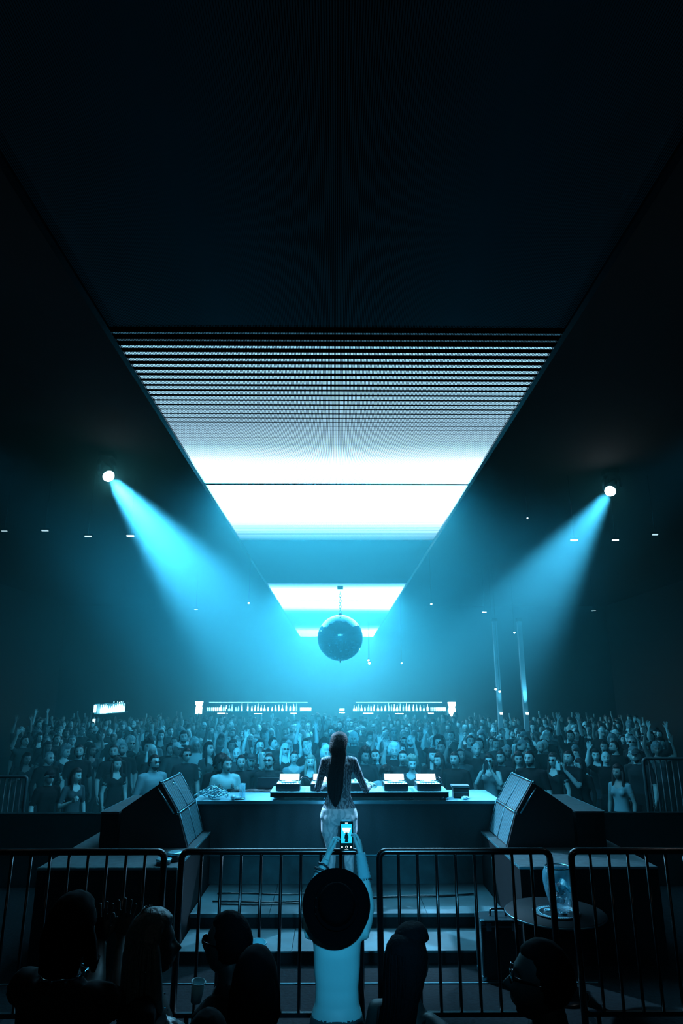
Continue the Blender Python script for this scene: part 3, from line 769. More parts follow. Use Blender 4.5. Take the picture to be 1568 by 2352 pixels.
# ------------------------------------------------------------------ steel barricades
def barricade(x0, x1, y, z0, ztop, label, nb=8, th=.044, bt=.024, m=None, group=None, tilt=0):
    m = m or M['black_metal']
    t = thing('barricade', label, 'barricade', ((x0+x1)/2, y, z0), 0, group)
    hw = (x1-x0)/2 - th/2; H = ztop - z0 - th/2; R_ = .05
    pts = [(-hw, 0, .04)] + [(-hw, 0, H - R_)] + [(-hw + R_ - R_*math.cos(a), 0, H - R_ + R_*math.sin(a)) for a in (PI/8, PI/4, 3*PI/8)] + [(-hw + R_, 0, H)]
    pts2 = [(-x, y_, z) for x, y_, z in pts[::-1]]
    bm = B(); tube(bm, pts + pts2, th/2*1.12, 10); mk('frame', bm, m, t)
    bm = B(); box(bm, (0, 0, .12), (2*hw, .03, .03)); mk('lower_rail', bm, m, t)
    bb = B(); cyl(bb, (0, 0, .12), (0, 0, H), bt/2, None, 8); me = bpy.data.meshes.new('bar'); bb.to_mesh(me); bb.free(); me.materials.append(m)
    for k in range(nb): mo('bar', me, t, (-hw + 2*hw*(k+1)/(nb+1), 0, 0))
    bf = B(); box(bf, (0, 0, .014), (.05, .5, .028), .004); fm = bpy.data.meshes.new('foot'); bf.to_mesh(fm); bf.free(); fm.materials.append(m)
    for s in (-1, 1): mo('foot', fm, t, (s*hw*.85, 0, 0)); 
    bm = B()
    for s in (-1, 1): box(bm, (s*hw*.85, 0, .06), (.03, .03, .12))
    mk('foot_post', bm, m, t)
    return t
ZT = .975
xs = [P(p, 1950, 5.5).x for p in (412, 834, 864, 1267, 1303)]
barricade(xs[0], xs[1], 5.5, LZ, ZT, 'black steel barricade behind the person in the wide hat, left of the gap')
barricade(xs[2], xs[3], 5.5, LZ, ZT, 'black steel barricade just right of the gap, in front of the flight case')
barricade(xs[4], xs[4] + 1.34, 5.5, LZ, ZT, 'dark barricade standing right of the glass bucket')
barricade(P(385, 1950, 5.5).x - 1.34, P(385, 1950, 5.5).x, 5.5, LZ, ZT, 'dark barricade on the left, its rounded corner by the shiny tins')
barricade(P(385, 1950, 5.5).x - 2.70, P(385, 1950, 5.5).x - 1.36, 5.5, LZ, ZT, 'outermost dark barricade at the lower left')
barricade(xs[4] + 1.36, xs[4] + 2.7, 5.5, LZ, ZT, 'outermost dark barricade at the lower right')
barricade(P(0, 1830, 9.9).x - .5, P(58, 1850, 9.9).x, 9.9, FZ, 1.02, 'pale barred crowd barrier at the far left of the floor', 10, .04, .02, mat('barrier_steel', (.07, .075, .08), .5, metal=.3))
barricade(P(1478, 1790, 9.9).x, P(1540, 1790, 9.9).x + .4, 9.9, FZ, 1.25, 'dim barred crowd barrier at the far right of the floor', 8, .04, .02, bpy.data.materials['barrier_steel'])

# tins on the left platform
for px, py, y, lab in ((401, 1956, 6.95, 'shiny lidded tin on the left platform, the rear of two'), (376, 1971, 6.82, 'shiny lidded tin on the left platform, the front of two')):
    p = P(px, py, y)
    t = thing('round_tin', lab, 'tin', (p.x, y, .573))
    h = p.z - .573
    bm = B(); lathe(bm, [(0, 0), (.062, 0), (.066, .01), (.066, h - .02), (0, h - .02)], n=28); mk('tin_body', bm, M['gear'], t)
    bm = B(); lathe(bm, [(.068, h - .024), (.074, h - .012), (.074, h - .004), (.060, h), (.03, h - .002), (0, h + .002)], n=28); mk('lid', bm, mat('lid_steel', (.65, .67, .7), .25, metal=.6), t)

# round table with printed tray and glass bucket
RTc = P(1275, 2090, 6.15); RTz = .375
t = thing('round_table', 'round black table behind the right barricade, carrying the tray', 'table', (RTc.x - .02, 6.1, LZ))
h = RTz - LZ
bm = B(); lathe(bm, [(0, h - .022), (.40, h - .022), (.405, h - .011), (.40, h), (0, h)], n=48); mk('tabletop', bm, mat('black_laminate', (.005, .006, .007), .6, spec=.1), t)
bm = B(); lathe(bm, [(.404, h - .016), (.410, h - .010), (.404, h - .004)], n=48); mk('table_edge', bm, M['steel'], t)
bm = B(); cyl(bm, (0, 0, .02), (0, 0, h - .022), .035, None, 16); lathe(bm, [(0, 0), (.22, 0), (.21, .02), (.05, .03), (0, .03)], n=28); mk('pedestal', bm, M['black_metal'], t)
tr = thing('serving_tray', 'round black tray with a white ring of rays and lettering under the glass bucket', 'tray', (RTc.x - .02, 6.06, RTz))
bm = B(); lathe(bm, [(0, 0), (.185, 0), (.192, .012), (.186, .012), (.180, .006), (0, .006)], n=48); mk('tray_body', bm, M['gear'], tr)
TP = mat('tray_print', (.75, .8, .85), .5)
bm = B()
for k in range(56):
    a = 2*PI*k/56; r0, r1 = .150, .172
    quad(bm, [(r0*math.cos(a-.02), r0*math.sin(a-.02), .0075), (r1*math.cos(a-.035), r1*math.sin(a-.035), .0075), (r1*math.cos(a-.01), r1*math.sin(a-.01), .0075), (r0*math.cos(a+.02), r0*math.sin(a+.02), .0075)])
for r0, r1 in ((.138, .144),):
    for k in range(48):
        a, b = 2*PI*k/48, 2*PI*(k+1)/48
        quad(bm, [(r0*math.cos(a), r0*math.sin(a), .0075), (r1*math.cos(a), r1*math.sin(a), .0075), (r1*math.cos(b), r1*math.sin(b), .0075), (r0*math.cos(b), r0*math.sin(b), .0075)])
for k, (cx, cy, rr) in enumerate(((-.06, .04, .035), (.03, .06, .03), (.05, -.03, .04), (-.03, -.05, .028))):   # swirls of the printed emblem
    pts = [(cx + rr*(1 - i/16)*math.cos(i*.7 + k), cy + rr*(1 - i/16)*math.sin(i*.7 + k), .008) for i in range(14)]
    tube(bm, pts, .0035, 5)
mk('tray_print', bm, TP, tr)
bk = thing('glass_bucket', 'rounded clear glass ice bucket with a white cloth inside, on the tray', 'bucket', (RTc.x + .02, 6.06, RTz + .007))
prof = [(0, 0), (.062, 0), (.075, .02), (.115, .14), (.132, .23), (.128, .29), (.105, .335), (.101, .333), (.124, .29), (.128, .23), (.111, .14), (.071, .026), (0, .012)]
tg = mat('thick_glass', (.6, .8, .9), .05, spec=1.0, coat=.5); tg.node_tree.nodes['Principled BSDF'].inputs['Alpha'].default_value = .25
bm = B(); lathe(bm, prof, n=36); mk('glass_bowl', bm, tg, bk)
bm = B(); random.seed(4)
for k in range(9):
    c = Vector((random.uniform(-.05, .05), random.uniform(-.05, .05), .05 + .018*k)); box(bm, c, (.04, .04, .04), .006, M=Matrix.Rotation(random.random()*3, 4, (random.random(), random.random(), 1)))
mk('ice', bm, glass_mat('ice_cubes', (.9, .97, 1), .2), bk)
bm = B(); n = 12; gr = [[bm.verts.new((-.085 + .17*i/n, .02*math.sin(i*1.3 + j) + (-.05 + .1*j/n), .19 + .03*math.sin(i*.9) + .025*math.cos(j*1.4 + i) - .10*abs(i/n - .5)*0)) for i in range(n+1)] for j in range(n+1)]
for j in range(n):
    for i in range(n): bm.faces.new((gr[j][i], gr[j][i+1], gr[j+1][i+1], gr[j+1][i])).smooth = True
mk('cloth', bm, mat('white_napkin', (.95, .96, .97), .7), bk)
bm = B(); lathe(bm, [(.104, .330), (.109, .337), (.104, .341), (.100, .337)], n=36); mk('rim', bm, M['chrome'], bk)

# flight case
fc0 = P(1103, 2112, 6.4); fc1 = P(1195, 2112, 6.4); FW = fc1.x - fc0.x; FH = fc0.z - LZ
t = thing('flight_case', 'black flight case with metal corners and a top handle behind the right barricade', 'case', ((fc0.x+fc1.x)/2, 6.5, LZ))
bm = B(); box(bm, (0, 0, FH/2), (FW, .24, FH), .004); mk('body', bm, M['gear'], t)
bm = B()
for x in (-1, 1):
    for y in (-1, 1): box(bm, (x*FW/2, y*.12, FH/2), (.014, .014, FH), .003)
for z in (.007, FH - .05, FH - .004):
    for y in (-1, 1): box(bm, (0, y*.121, z), (FW, .008, .012), .002)
mk('edge_rail', bm, mat('case_rail', (.3, .32, .34), .35, metal=.8), t)
cb = B(); box(cb, (0, 0, 0), (.04, .04, .04), .010); cme = bpy.data.meshes.new('corner'); cb.to_mesh(cme); cb.free(); cme.materials.append(M['steel'])
for x in (-1, 1):
    for y in (-1, 1):
        for z in (.02, FH - .016): mo('corner', cme, t, (x*(FW/2 - .01), y*.112, z))
bm = B(); tube(bm, [(-.07, 0, FH), (-.065, 0, FH + .045), (-.05, 0, FH + .055), (.05, 0, FH + .055), (.065, 0, FH + .045), (.07, 0, FH)], .009, 8); mk('handle', bm, M['black_metal'], t)
lb = B(); box(lb, (0, -.126, FH - .05), (.045, .012, .06), .003); lme = bpy.data.meshes.new('latch'); lb.to_mesh(lme); lb.free(); lme.materials.append(M['chrome'])
for x in (-.11, .11): mo('latch', lme, t, (x, 0, 0))

for s, nm in ((-1, 'left'), (1, 'right')):
    t = thing('low_partition', 'low black partition between the %s crowd and the stage side' % nm, 'partition', (s*6.0, 9.25, LZ))
    bm = B(); box(bm, (0, 0, .42), (6.2, .06, .84)); mk('panel', bm, M['black_paint'], t)
    bm = B(); box(bm, (0, 0, .85), (6.22, .09, .02), .004); mk('cap_rail', bm, M['black_metal'], t)

# ------------------------------------------------------------------ mirror ball
BC = P(781, 1465, 18.5); BR = .63
t = thing('mirror_ball', 'large mirror ball hanging on a chain in front of the far lit panels', 'mirror ball', BC)
bm = B(); r = bmesh.ops.create_uvsphere(bm, u_segments=48, v_segments=24, radius=BR - .012)
mk('ball_core', bm, M['black_paint'], t)
random.seed(1); bm = B(); rowsn = 44
for j in range(rowsn):                                     # every mirror tile is a small flat quad with its own slight tilt
    ph = -PI/2 + PI*(j+.5)/rowsn; n = max(4, int(round(2*PI*BR*math.cos(ph)/(PI*BR/rowsn))))
    for i in range(n):
        th = 2*PI*(i + .5*(j % 2))/n; c = Vector((math.cos(ph)*math.cos(th), math.cos(ph)*math.sin(th), math.sin(ph)))
        nn = (c + Vector((random.gauss(0, 1), random.gauss(0, 1), random.gauss(0, 1)))*.014).normalized()
        u = Vector((-math.sin(th), math.cos(th), 0)); u = (u - nn*u.dot(nn)).normalized(); v = nn.cross(u); s = PI*BR/rowsn*.47
        quad(bm, [c*BR + u*a*s + v*b*s for a, b in ((-1, -1), (1, -1), (1, 1), (-1, 1))])
o = mk('mirror_tile', bm, mat('mirror_tiles', (.75, .82, .86), .06, metal=1), t); o['kind'] = 'stuff'
bm = B(); cyl(bm, (0, 0, BR - .02), (0, 0, BR + .05), .05, None, 12); mk('top_cap', bm, M['black_metal'], t)
bm = B(); cyl(bm, (0, 0, -BR - .05), (0, 0, -BR + .01), .015, None, 8); mk('bottom_ring', bm, M['black_metal'], t)
lk = B(); tube(lk, [(.030*math.cos(a), 0, .048*math.sin(a)) for a in [2*PI*i/12 for i in range(13)]], .009, 6); lme_ = bpy.data.meshes.new('chain_link'); lk.to_mesh(lme_); lk.free(); lme_.materials.append(M['black_metal'])
HT = SZ - BC.z - .10; nlk = int((HT - BR - .05)/.078)
for k in range(nlk): mo('chain_link', lme_, t, (0, 0, BR + .08 + k*.078), (0, 0, PI/2*(k % 2)))
bm = B(); box(bm, (0, 0, HT + .06), (.17, .12, .10), .01); mk('motor_box', bm, M['black_metal'], t)

# ------------------------------------------------------------------ moving heads that throw the two beams
def moving_head(pos, target, label):
    t = thing('moving_head_light', label, 'spotlight', (pos.x, pos.y, pos.z))
    d = (target - pos).normalized(); q = d.to_track_quat('Z', 'Y')
    bm = B(); lathe(bm, [(0, -.34), (.07, -.34), (.13, -.28), (.14, -.05), (.125, .10), (.118, .145), (.108, .145), (.104, .10), (0, .09)], n=24, q=q); mk('lamp_head', bm, M['black_metal'], t)
    bm = B(); lathe(bm, [(.112, .10), (.118, .14), (.108, .18), (.08, .205), (.04, .218), (0, .221)], n=24, q=q); mk('lens', bm, mat('lit_lens', (.1, .1, .1), .2, emit=(.9, .97, 1), es=14), t)
    bm = B(); lathe(bm, [(.117, .12), (.124, .148), (.118, .152), (.104, .150)], n=24, q=q); mk('lens_ring', bm, M['steel'], t)
    x = q @ Vector((1, 0, 0)); bm = B()
    for s in (-1, 1): tube(bm, [x*s*.16 + Vector((0, 0, 0)), x*s*.17 + Vector((0, 0, .2)), x*s*.10 + Vector((0, 0, .33))], .028, 8, flat=(1, 1.6))
    box(bm, (0, 0, .37), (.30, .26, .11), .02); mk('yoke', bm, M['black_metal'], t)
    bm = B(); cyl(bm, (0, 0, .42), (0, 0, ZC - pos.z - .0), .03, None, 8); mk('ceiling_mount', bm, M['black_metal'], t)
moving_head(BEAM_L, AIM_L, 'glowing white spotlight high on the left, throwing a wide beam')
moving_head(BEAM_R, AIM_R, 'glowing white spotlight high on the right, throwing a narrower beam')

moving_head(KEY - (KEY_AIM - KEY).normalized()*.26, KEY_AIM, 'spotlight on the ceiling behind the viewer lighting the steps')
for k_, (a_, b_) in enumerate(ADDED_WASH): moving_head(a_ - (b_ - a_).normalized()*.26, b_, 'added spotlight out of view on the %s, put in to brighten the crowd' % ('left', 'right')[k_])  # unseen housings invented for the crowd washes

# small hanging strip lamps and sparkles
def strip_lamp(px, py, y, wpx, e, label, group=None):
    p = P(px, py, y); wd = wpx/FPX*y
    t = thing('strip_lamp', label, 'lamp', (p.x, p.y, p.z), 0, group)
    bm = B(); box(bm, (0, 0, .03), (wd*1.25, .09, .04), .004); mk('housing', bm, M['black_metal'], t)
    bm = B(); box(bm, (0, 0, 0), (wd, .05, .016), .003); mk('diffuser', bm, mat('strip_glow', (.1, .1, .1), .4, emit=(.55, .88, 1), es=e), t)
    bm = B(); cyl(bm, (0, 0, .05), (0, 0, ZC - p.z), .008, None, 6); mk('hanging_rod', bm, M['black_metal'], t)
strip_lamp(299, 1231, 14, 16, 5, 'bright small strip lamp left of the screen, nearest to the left beam')
strip_lamp(202, 1232, 14, 15, 1.1, 'dim small strip lamp, second to the left of the left beam')
strip_lamp(103, 1219, 14, 15, .6, 'faint small strip lamp, third to the left of the left beam')
strip_lamp(10, 1220, 14, 12, .35, 'faintest strip lamp at the left edge of the photo')
strip_lamp(1318, 1241, 14, 16, 7, 'bright small strip lamp seen through the right beam')
strip_lamp(1413, 1241, 14, 14, 5, 'bright small strip lamp just right of the right beam')
strip_lamp(1504, 1228, 14, 12, .5, 'faint small strip lamp at the right edge of the photo')
strip_lamp(1112, 1406, 24, 9, 5, 'tiny strip lamp far back between the mirror ball and the right beam')
strip_lamp(1363, 1403, 24, 9, .8, 'tiny dim strip lamp far back right of the right beam')
strip_lamp(450, 1400, 24, 8, 4, 'tiny strip lamp far back under the left beam')
def dot_lamp(px, py, y, r, e, label, group=None):
    p = P(px, py, y); t = thing('dot_lamp', label, 'lamp', (p.x, p.y, p.z), 0, group)
    bm = B(); lathe(bm, [(0, -r), (r*.8, -r*.6), (r, 0), (r*.8, r*.4), (0, r*.5)], n=10); mk('bulb', bm, mat('dot_glow', (.1, .1, .1), .4, emit=(.7, .93, 1), es=e), t)
    bm = B(); lathe(bm, [(0, r*.5), (r*1.2, r*.4), (r*.8, r*1.6), (0, r*1.8)], n=10); mk('housing', bm, M['black_metal'], t)
    bm = B(); cyl(bm, (0, 0, r*1.6), (0, 0, ZC - p.z), .006, None, 6); mk('hanging_rod', bm, M['black_metal'], t)
dot_lamp(571, 1385, 20, .03, 14, 'pin-prick lamp above the left beam, beside the far panels')
dot_lamp(990, 1387, 20, .03, 12, 'pin-prick lamp right of the far lit panels')
dot_lamp(846, 1516, 24, .035, 25, 'upper pin-prick lamp just right below the mirror ball')
dot_lamp(848, 1523, 24, .045, 25, 'lower pin-prick lamp just right below the mirror ball')
dot_lamp(922, 1523, 24, .03, 12, 'lone pin-prick lamp further right of the mirror ball')
dot_lamp(1181, 1453, 24, .035, 7, 'pin-prick lamp in the haze under the right beam')
dot_lamp(1138, 1583, 24, .045, 5, 'small lamp left of the two faint light columns')
dot_lamp(1147, 1588, 24, .045, 6, 'small lamp on the left faint light column')
dot_lamp(1211, 1190, 14, .02, 2, 'tiny glint lamp above the right beam')

# ------------------------------------------------------------------ pillars lit from below
def pillar(px, y, wd, label, e):
    p = P(px, 1640, y)
    t = thing('pillar', label, 'pillar', (p.x, y, FZ))
    bm = B(); box(bm, (0, 0, (5.5)/2), (wd, wd, 5.5), .01); mk('shaft', bm, mat('pillar_paint', (.35, .37, .4), .6, bump=.2), t)
    bm = B(); box(bm, (0, 0, .1), (wd*1.3, wd*1.3, .2), .01); box(bm, (0, 0, 5.45), (wd*1.3, wd*1.3, .12), .01); mk('collar', bm, M['black_paint'], t)
    bm = B(); cyl(bm, (0, -wd/2 - .12, p.z - FZ - .02), (0, -wd/2 - .12, p.z - FZ + .06), .05, .06, 10); mk('uplight', bm, mat('uplight_glow', (.1, .1, .1), .4, emit=(.6, .9, 1), es=1.5), t)
    bm = B(); box(bm, (0, -wd/2 - .05, p.z - FZ - .03), (.05, .16, .03)); mk('bracket', bm, M['black_metal'], t)
    spot('pillar_uplight', (p.x, y - wd/2 - .12, p.z + .10), (p.x, y - wd/2 + .05, p.z + 3), e, math.radians(30), .8, .04, (.3, .75, 1))
pillar(1207, 25, .16, 'slim pillar lit from below above the crowd, the right one of two', 260)
pillar(1148, 25, .16, 'slim faintly lit pillar above the crowd, the left one of two', 60)

# ------------------------------------------------------------------ back bar
BG = mat('glowing_bottle_glass', (.6, .7, .72), .2, emit=(.55, .93, 1), es=5.0)  # shelf light put into the bottle glass as its own emission
BG2 = mat('glowing_dim_glass', (.3, .4, .45), .2, emit=(.22, .75, 1), es=4.0)  # same emitted shelf light, weaker
LIT = mat('lit_shelf_panel', (.3, .3, .3), .4, emit=(.85, .97, 1), es=15)
LIN = mat('shelf_led_line', (.3, .3, .3), .4, emit=(.3, .78, 1), es=4)
YS = 34.6
def zb(py): return P(780, py, YS).z
def xb(px): return P(px, 1640, YS).x
bar = thing('bar_counter', 'long dark bar counter at the back of the hall, behind the crowd', 'bar', (-.7, 33.0, FZ))
bm = B(); box(bm, (0, 0, .53), (14.5, .6, 1.06), .01); mk('front', bm, M['black_paint'], bar)
bm = B(); box(bm, (0, 0, 1.08), (14.8, .75, .05), .01); mk('countertop', bm, M['gear'], bar)
for nm, (a, b), lab in (('l', (470, 716), 'left stretch of lit shelf on the back wall, holding a long row of bottles'), ('r', (808, 1024), 'right stretch of lit shelf on the back wall, holding a long row of bottles')):
    cx = (xb(a)+xb(b))/2; wd = xb(b)-xb(a)
    t = thing('back_bar_shelf', lab, 'shelf', (cx, YS, FZ))
    z0 = zb(1633) - FZ; z1 = zb(1613) - FZ
    bm = B(); box(bm, (0, 0, z0 - .015), (wd, .30, .03), .004); mk('shelf_board', bm, M['steel'], t)
    bm = B(); box(bm, (0, .05, z1), (wd, .30, .03), .004); mk('top_board', bm, M['gear'], t)
    bm = B(); box(bm, (0, -.105, z1 - .0), (wd*.92, .012, .018)); mk('led_line', bm, LIN, t)
    bm = B(); box(bm, (0, .17, (z1)/2), (wd, .04, z1), .004)
    for x in (-.5, 0, .5): box(bm, (x*wd*.98, .1, z1/2), (.05, .16, z1))
    mk('backboard', bm, M['black_paint'], t)
    bm = B()
    for k in range(3): box(bm, (wd*(-.33 + .33*k), -.155, z0 - .11 - .02*(k % 2)), (.5 - .1*k, .012, .035))
    mk('price_strip', bm, LIT, t)
bprof = [[(0, 0), (.040, 0), (.043, .02), (.043, .17), (.036, .21), (.015, .25), (.013, .33), (.016, .335), (.016, .35), (0, .35)],
         [(0, 0), (.052, 0), (.056, .03), (.056, .14), (.030, .19), (.014, .22), (.014, .30), (0, .30)],
         [(0, 0), (.060, 0), (.066, .05), (.050, .12), (.016, .16), (.014, .27), (.018, .275), (.018, .29), (0, .29)],
         [(0, 0), (.045, 0), (.045, .11), (.040, .15), (.02, .17), (.018, .23), (0, .23)]]
bmes = []
for pr in bprof:
    b_ = B(); lathe(b_, pr, n=12); me = bpy.data.meshes.new('bottle'); b_.to_mesh(me); b_.free(); me.materials.append(None); bmes.append(me)
gb = B(); lathe(gb, [(0, 0), (.03, 0), (.04, .14), (.036, .14), (.028, .01), (0, .01)], n=10); gme = bpy.data.meshes.new('glass'); gb.to_mesh(gme); gb.free(); gme.materials.append(None)
random.seed(21)
LBP = [547, 553.5, 560, 566, 572, 580.5, 587, 594, 607, 617, 624, 632, 639.5, 647, 655, 664, 672, 680, 688, 696, 706, 713, 720]
LEFTB = [506.8, 513, 519, 526, 532, 541, 547, 555, 568.5, 578, 585, 592, 599.5, 607, 615, 624.5, 632.5, 640, 648, 657, 666, 674, 680.5]
RIGHTB = [813, 818, 823.5, 830, 838, 846, 852, 859, 868, 876.5, 884.5, 892.5, 899, 905.5, 912, 919, 926, 933.5, 940, 949.5, 957, 965, 973.5, 982]
def put(me, x, z, m, label, cat, group, sc, y=YS - .02, name=None):
    o = mo(name or me.name.split('.')[0], me, None, (x, y, z), (0, 0, random.random()*6), (.88, .88, sc))
    o.material_slots[0].link = 'OBJECT'; o.material_slots[0].material = m
    return tag(o, label, cat, group)
for side, lst in (('left', LEFTB), ('right', RIGHTB)):
    for k, px in enumerate(lst):
        me = random.choice(bmes); x = xb(px)
        br = random.random() < .6; nth = 'outer' if (k < 8) == (side == 'left') and (k < 8 or k > 15) else 'middle' if 8 <= k <= 15 else 'inner'
        if side == 'right': nth = 'inner' if k < 8 else 'middle' if k <= 15 else 'outer'
        kd_ = ('tall slim', 'square-shouldered', 'round-bellied', 'short')[bmes.index(me)]
        put(me, x, zb(1633), BG if br else BG2, '%s %s bottle on the %s third of the %s back-bar shelf' % ('bright' if br else 'dimmer', kd_, nth, side), 'bottle', 'bottles on the %s back-bar shelf' % side, random.uniform(.85, 1.15))
    rng = (476, 503, 7) if side == 'left' else (990, 1022, 9)
    for k in range(rng[2]):
        put(gme, xb(rng[0] + (rng[1]-rng[0])*k/(rng[2]-1)), zb(1633), BG2 if k < 3 else BG, 'short glass at the outer end of the %s back-bar shelf' % side, 'glass', 'glasses at the outer end of the %s shelf' % side, 1.2)
for k in range(9): put(gme, xb(690 + 2.9*k), zb(1633), BG, 'short glass at the inner end of the left back-bar shelf', 'glass', 'glasses at the inner end of the left shelf', 1.15)
# bright stacked displays at both ends
for px, w_, lab, fl in ((456, 16, 'brilliant white stacked display left of the left bottle shelf', 1), (1038, 16, 'brilliant white stacked display right of the right bottle shelf', -1)):
    t = thing('light_display', lab, 'display', (xb(px), YS, FZ)); sw_ = w_/FPX*YS
    spec = [(1611, 1614, 1.0), (1615, 1619, .9), (1619.5, 1623, .7), (1624, 1628, .8), (1628.5, 1640, .72)] if fl > 0 else [(1613, 1616, 1.0), (1617, 1621, .95), (1621.5, 1626, .75), (1627, 1630, .85), (1630.5, 1645, .75)]
    for a, b, f_ in spec:
        za, zb_ = zb(a) - FZ, zb(b) - FZ
        bm = B()
        if b - a > 8:
            hw = sw_*f_/2; pr = [(-hw*1.15, za), (hw*1.05, za), (hw*1.05, zb_), (-hw*(.3 if fl < 0 else 1.0), zb_), (-hw*1.15, za - (za - zb_)*.45)]
            prism(bm, pr, -.1, .1)
        else: box(bm, (0, 0, (za+zb_)/2), (sw_*f_, .2, za - zb_), .01)
        mk('lit_slab', bm, LIT, t)
    bm = B(); box(bm, (0, .13, (zb(1611) - FZ)/2), (sw_*.5, .05, zb(1611) - FZ)); mk('post', bm, M['black_paint'], t)
t = thing('glass_rack', 'small bright stack of glasses between the two bottle shelves', 'rack', (xb(785), YS, FZ))
for k in range(4):
    bm = B(); cyl(bm, ((k-1.5)*.065, 0, zb(1633) - FZ), ((k-1.5)*.065, 0, zb(1627) - FZ), .026, .03, 8); mk('glass', bm, BG, t)
bm = B(); box(bm, (0, 0, zb(1637) - FZ), (.28, .2, .03)); mk('tray', bm, LIT, t)
bm = B(); box(bm, (0, .05, zb(1640)/2 - FZ/2), (.2, .1, zb(1640) - FZ)); mk('stand', bm, M['black_paint'], t)
# side bar on the left
a = P(222, 1640, 27.5); b = P(288, 1626, 32.5)
sx = (a.x + b.x)/2
t = thing('side_bar_shelf', 'lit shelf unit of a second bar on the left, above the dark crowd', 'shelf', (sx, 30, FZ), math.atan2(b.x - a.x, -(b.y - a.y)) if 0 else 0)
A = Vector((a.x, a.y, 0)) - Vector((sx, 30, 0)); Bv = Vector((b.x, b.y, 0)) - Vector((sx, 30, 0))
zt0 = P(222, 1617, 27.5).z - FZ; zt1 = P(288, 1614, 32.5).z - FZ; zl0 = P(222, 1641, 27.5).z - FZ; zl1 = P(275, 1635, 32.5).z - FZ
bm = B(); quad(bm, [A + Vector((0, 0, zl0)), Bv + Vector((0, 0, zl1)), Bv + Vector((0, 0, zt1)), A + Vector((0, 0, zt0))])
quad(bm, [A + Vector((-.1, 0, zl0)), A + Vector((-.1, 0, zt0)), Bv + Vector((-.1, .0, zt1)), Bv + Vector((-.1, 0, zl1))]); mk('backboard', bm, mat('side_bar_glow', (.1, .12, .13), .5, emit=(.02, .35, .5), es=.5), t)
for zz in (zl0, zt0):
    bm = B(); tube(bm, [A + Vector((.12, 0, zz)), Bv + Vector((.12, 0, zz + (zl1 - zl0 if zz == zl0 else zt1 - zt0)))], .03, 6); mk('shelf_board', bm, M['steel'], t)
for k, (z_, h_) in enumerate(((zt0 - .08, .3), (zl0 - .28, .42))):
    bm = B(); box(bm, A + Vector((-.05, -.1, z_ - .1)), (.10, .05, h_)); mk('lit_slab', bm, mat('side_lit', (.1, .1, .1), .5, emit=(.5, .9, 1), es=1.6), t)
bm = B(); box(bm, (0, 0, zl0/2 - .1), (.3, .3, zl0 - .2)); mk('stand', bm, M['black_paint'], t)
random.seed(8)
for k in range(13):
    f_ = (k + .5)/15; p = A.lerp(Bv, f_) + Vector((sx + .12, 30, 0))
    z_ = FZ + zl0 + (zl1 - zl0)*f_ + .03
    me = random.choice(bmes); kd_ = ('tall slim', 'square-shouldered', 'round-bellied', 'short')[bmes.index(me)]
    put(me, p.x, z_, BG if k in (1, 2, 5, 9) else BG2, '%s %s bottle on the %s of the side-bar shelf' % ('bright' if k in (1, 2, 5, 9) else 'dimmer', kd_, 'near half' if k < 7 else 'far half'), 'bottle', 'bottles on the side-bar shelf', random.uniform(1.1, 1.4), p.y)

# ------------------------------------------------------------------ the crowd
def A_up(s, x=.32, pose='open'): return ((s*(x+.02), -.10, 1.50), (s*(x-.04), -.16, 1.77), (-s*.05, -.1, 1), (0, -1, 0), pose)
def A_high(s): return ((s*.24, -.06, 1.66), (s*.20, -.10, 1.93), (s*.05, -.1, 1), (0, -1, 0), 'open')
def A_phone(s): return ((s*.22, -.14, 1.16), (s*.075, -.30, 1.42), (-s*.12, -.25, 1), (-s, -.2, 0), 'hold')
def A_face(s): return ((s*.23, -.20, 1.22), (s*.065, -.24, 1.48), (-s*.15, -.15, 1), (-s, -.2, 0), 'hold')
def A_drink(s): return ((s*.25, -.02, 1.11), (s*.13, -.26, 1.22), (0, -1, .5), (-s, 0, 0), 'grip')
def A_fold(s): return ((s*.26, -.03, 1.12), (-s*.05, -.20, 1.15 + .04*s), (-s, -.1, .05), (0, 1, 0), 'relax')
V = {
 'm_rest': dict(), 'm_turn': dict(head=(.5, .05, .05)), 'm_look': dict(head=(-.45, -.1, -.06), beard=True), 'm_up': dict(arms={-1: A_up(-1)}, head=(.1, -.1, 0)),
 'm_both': dict(arms={-1: A_high(-1), 1: A_high(1)}), 'm_phone': dict(arms={-1: A_phone(-1), 1: A_phone(1)}), 'm_fold': dict(arms={-1: A_fold(-1), 1: A_fold(1)}, beard=True),
 'm_beard': dict(beard=True, build=1.08), 'm_long': dict(sleeve='long', arms={1: A_drink(1)}, head=(.2, .1, 0)), 'm_point': dict(arms={1: A_up(1, .34, 'point')}),
 'f_rest': dict(fem=True, sleeve='tank', low_neck=True), 'f_turn': dict(fem=True, sleeve='long', head=(-.5, .08, 0)), 'f_up': dict(fem=True, sleeve='tank', low_neck=True, arms={1: A_up(1)}, head=(0, -.12, .08)),
 'f_both': dict(fem=True, sleeve='bare', low_neck=True, arms={-1: A_high(-1), 1: A_up(1)}), 'f_phone': dict(fem=True, sleeve='bare', low_neck=True, arms={-1: A_face(-1), 1: A_face(1)}),
 'f_drink': dict(fem=True, sleeve='short', low_neck=True, arms={-1: A_drink(-1)}, head=(.35, .1, 0)), 'm_down': dict(sleeve='long', head=(.3, .55, 0), arms={-1: A_drink(-1), 1: A_drink(1)}),
}
VM = {k: person_mesh('person_' + k, vox=.018, **v) for k, v in V.items()}
_hair = {}
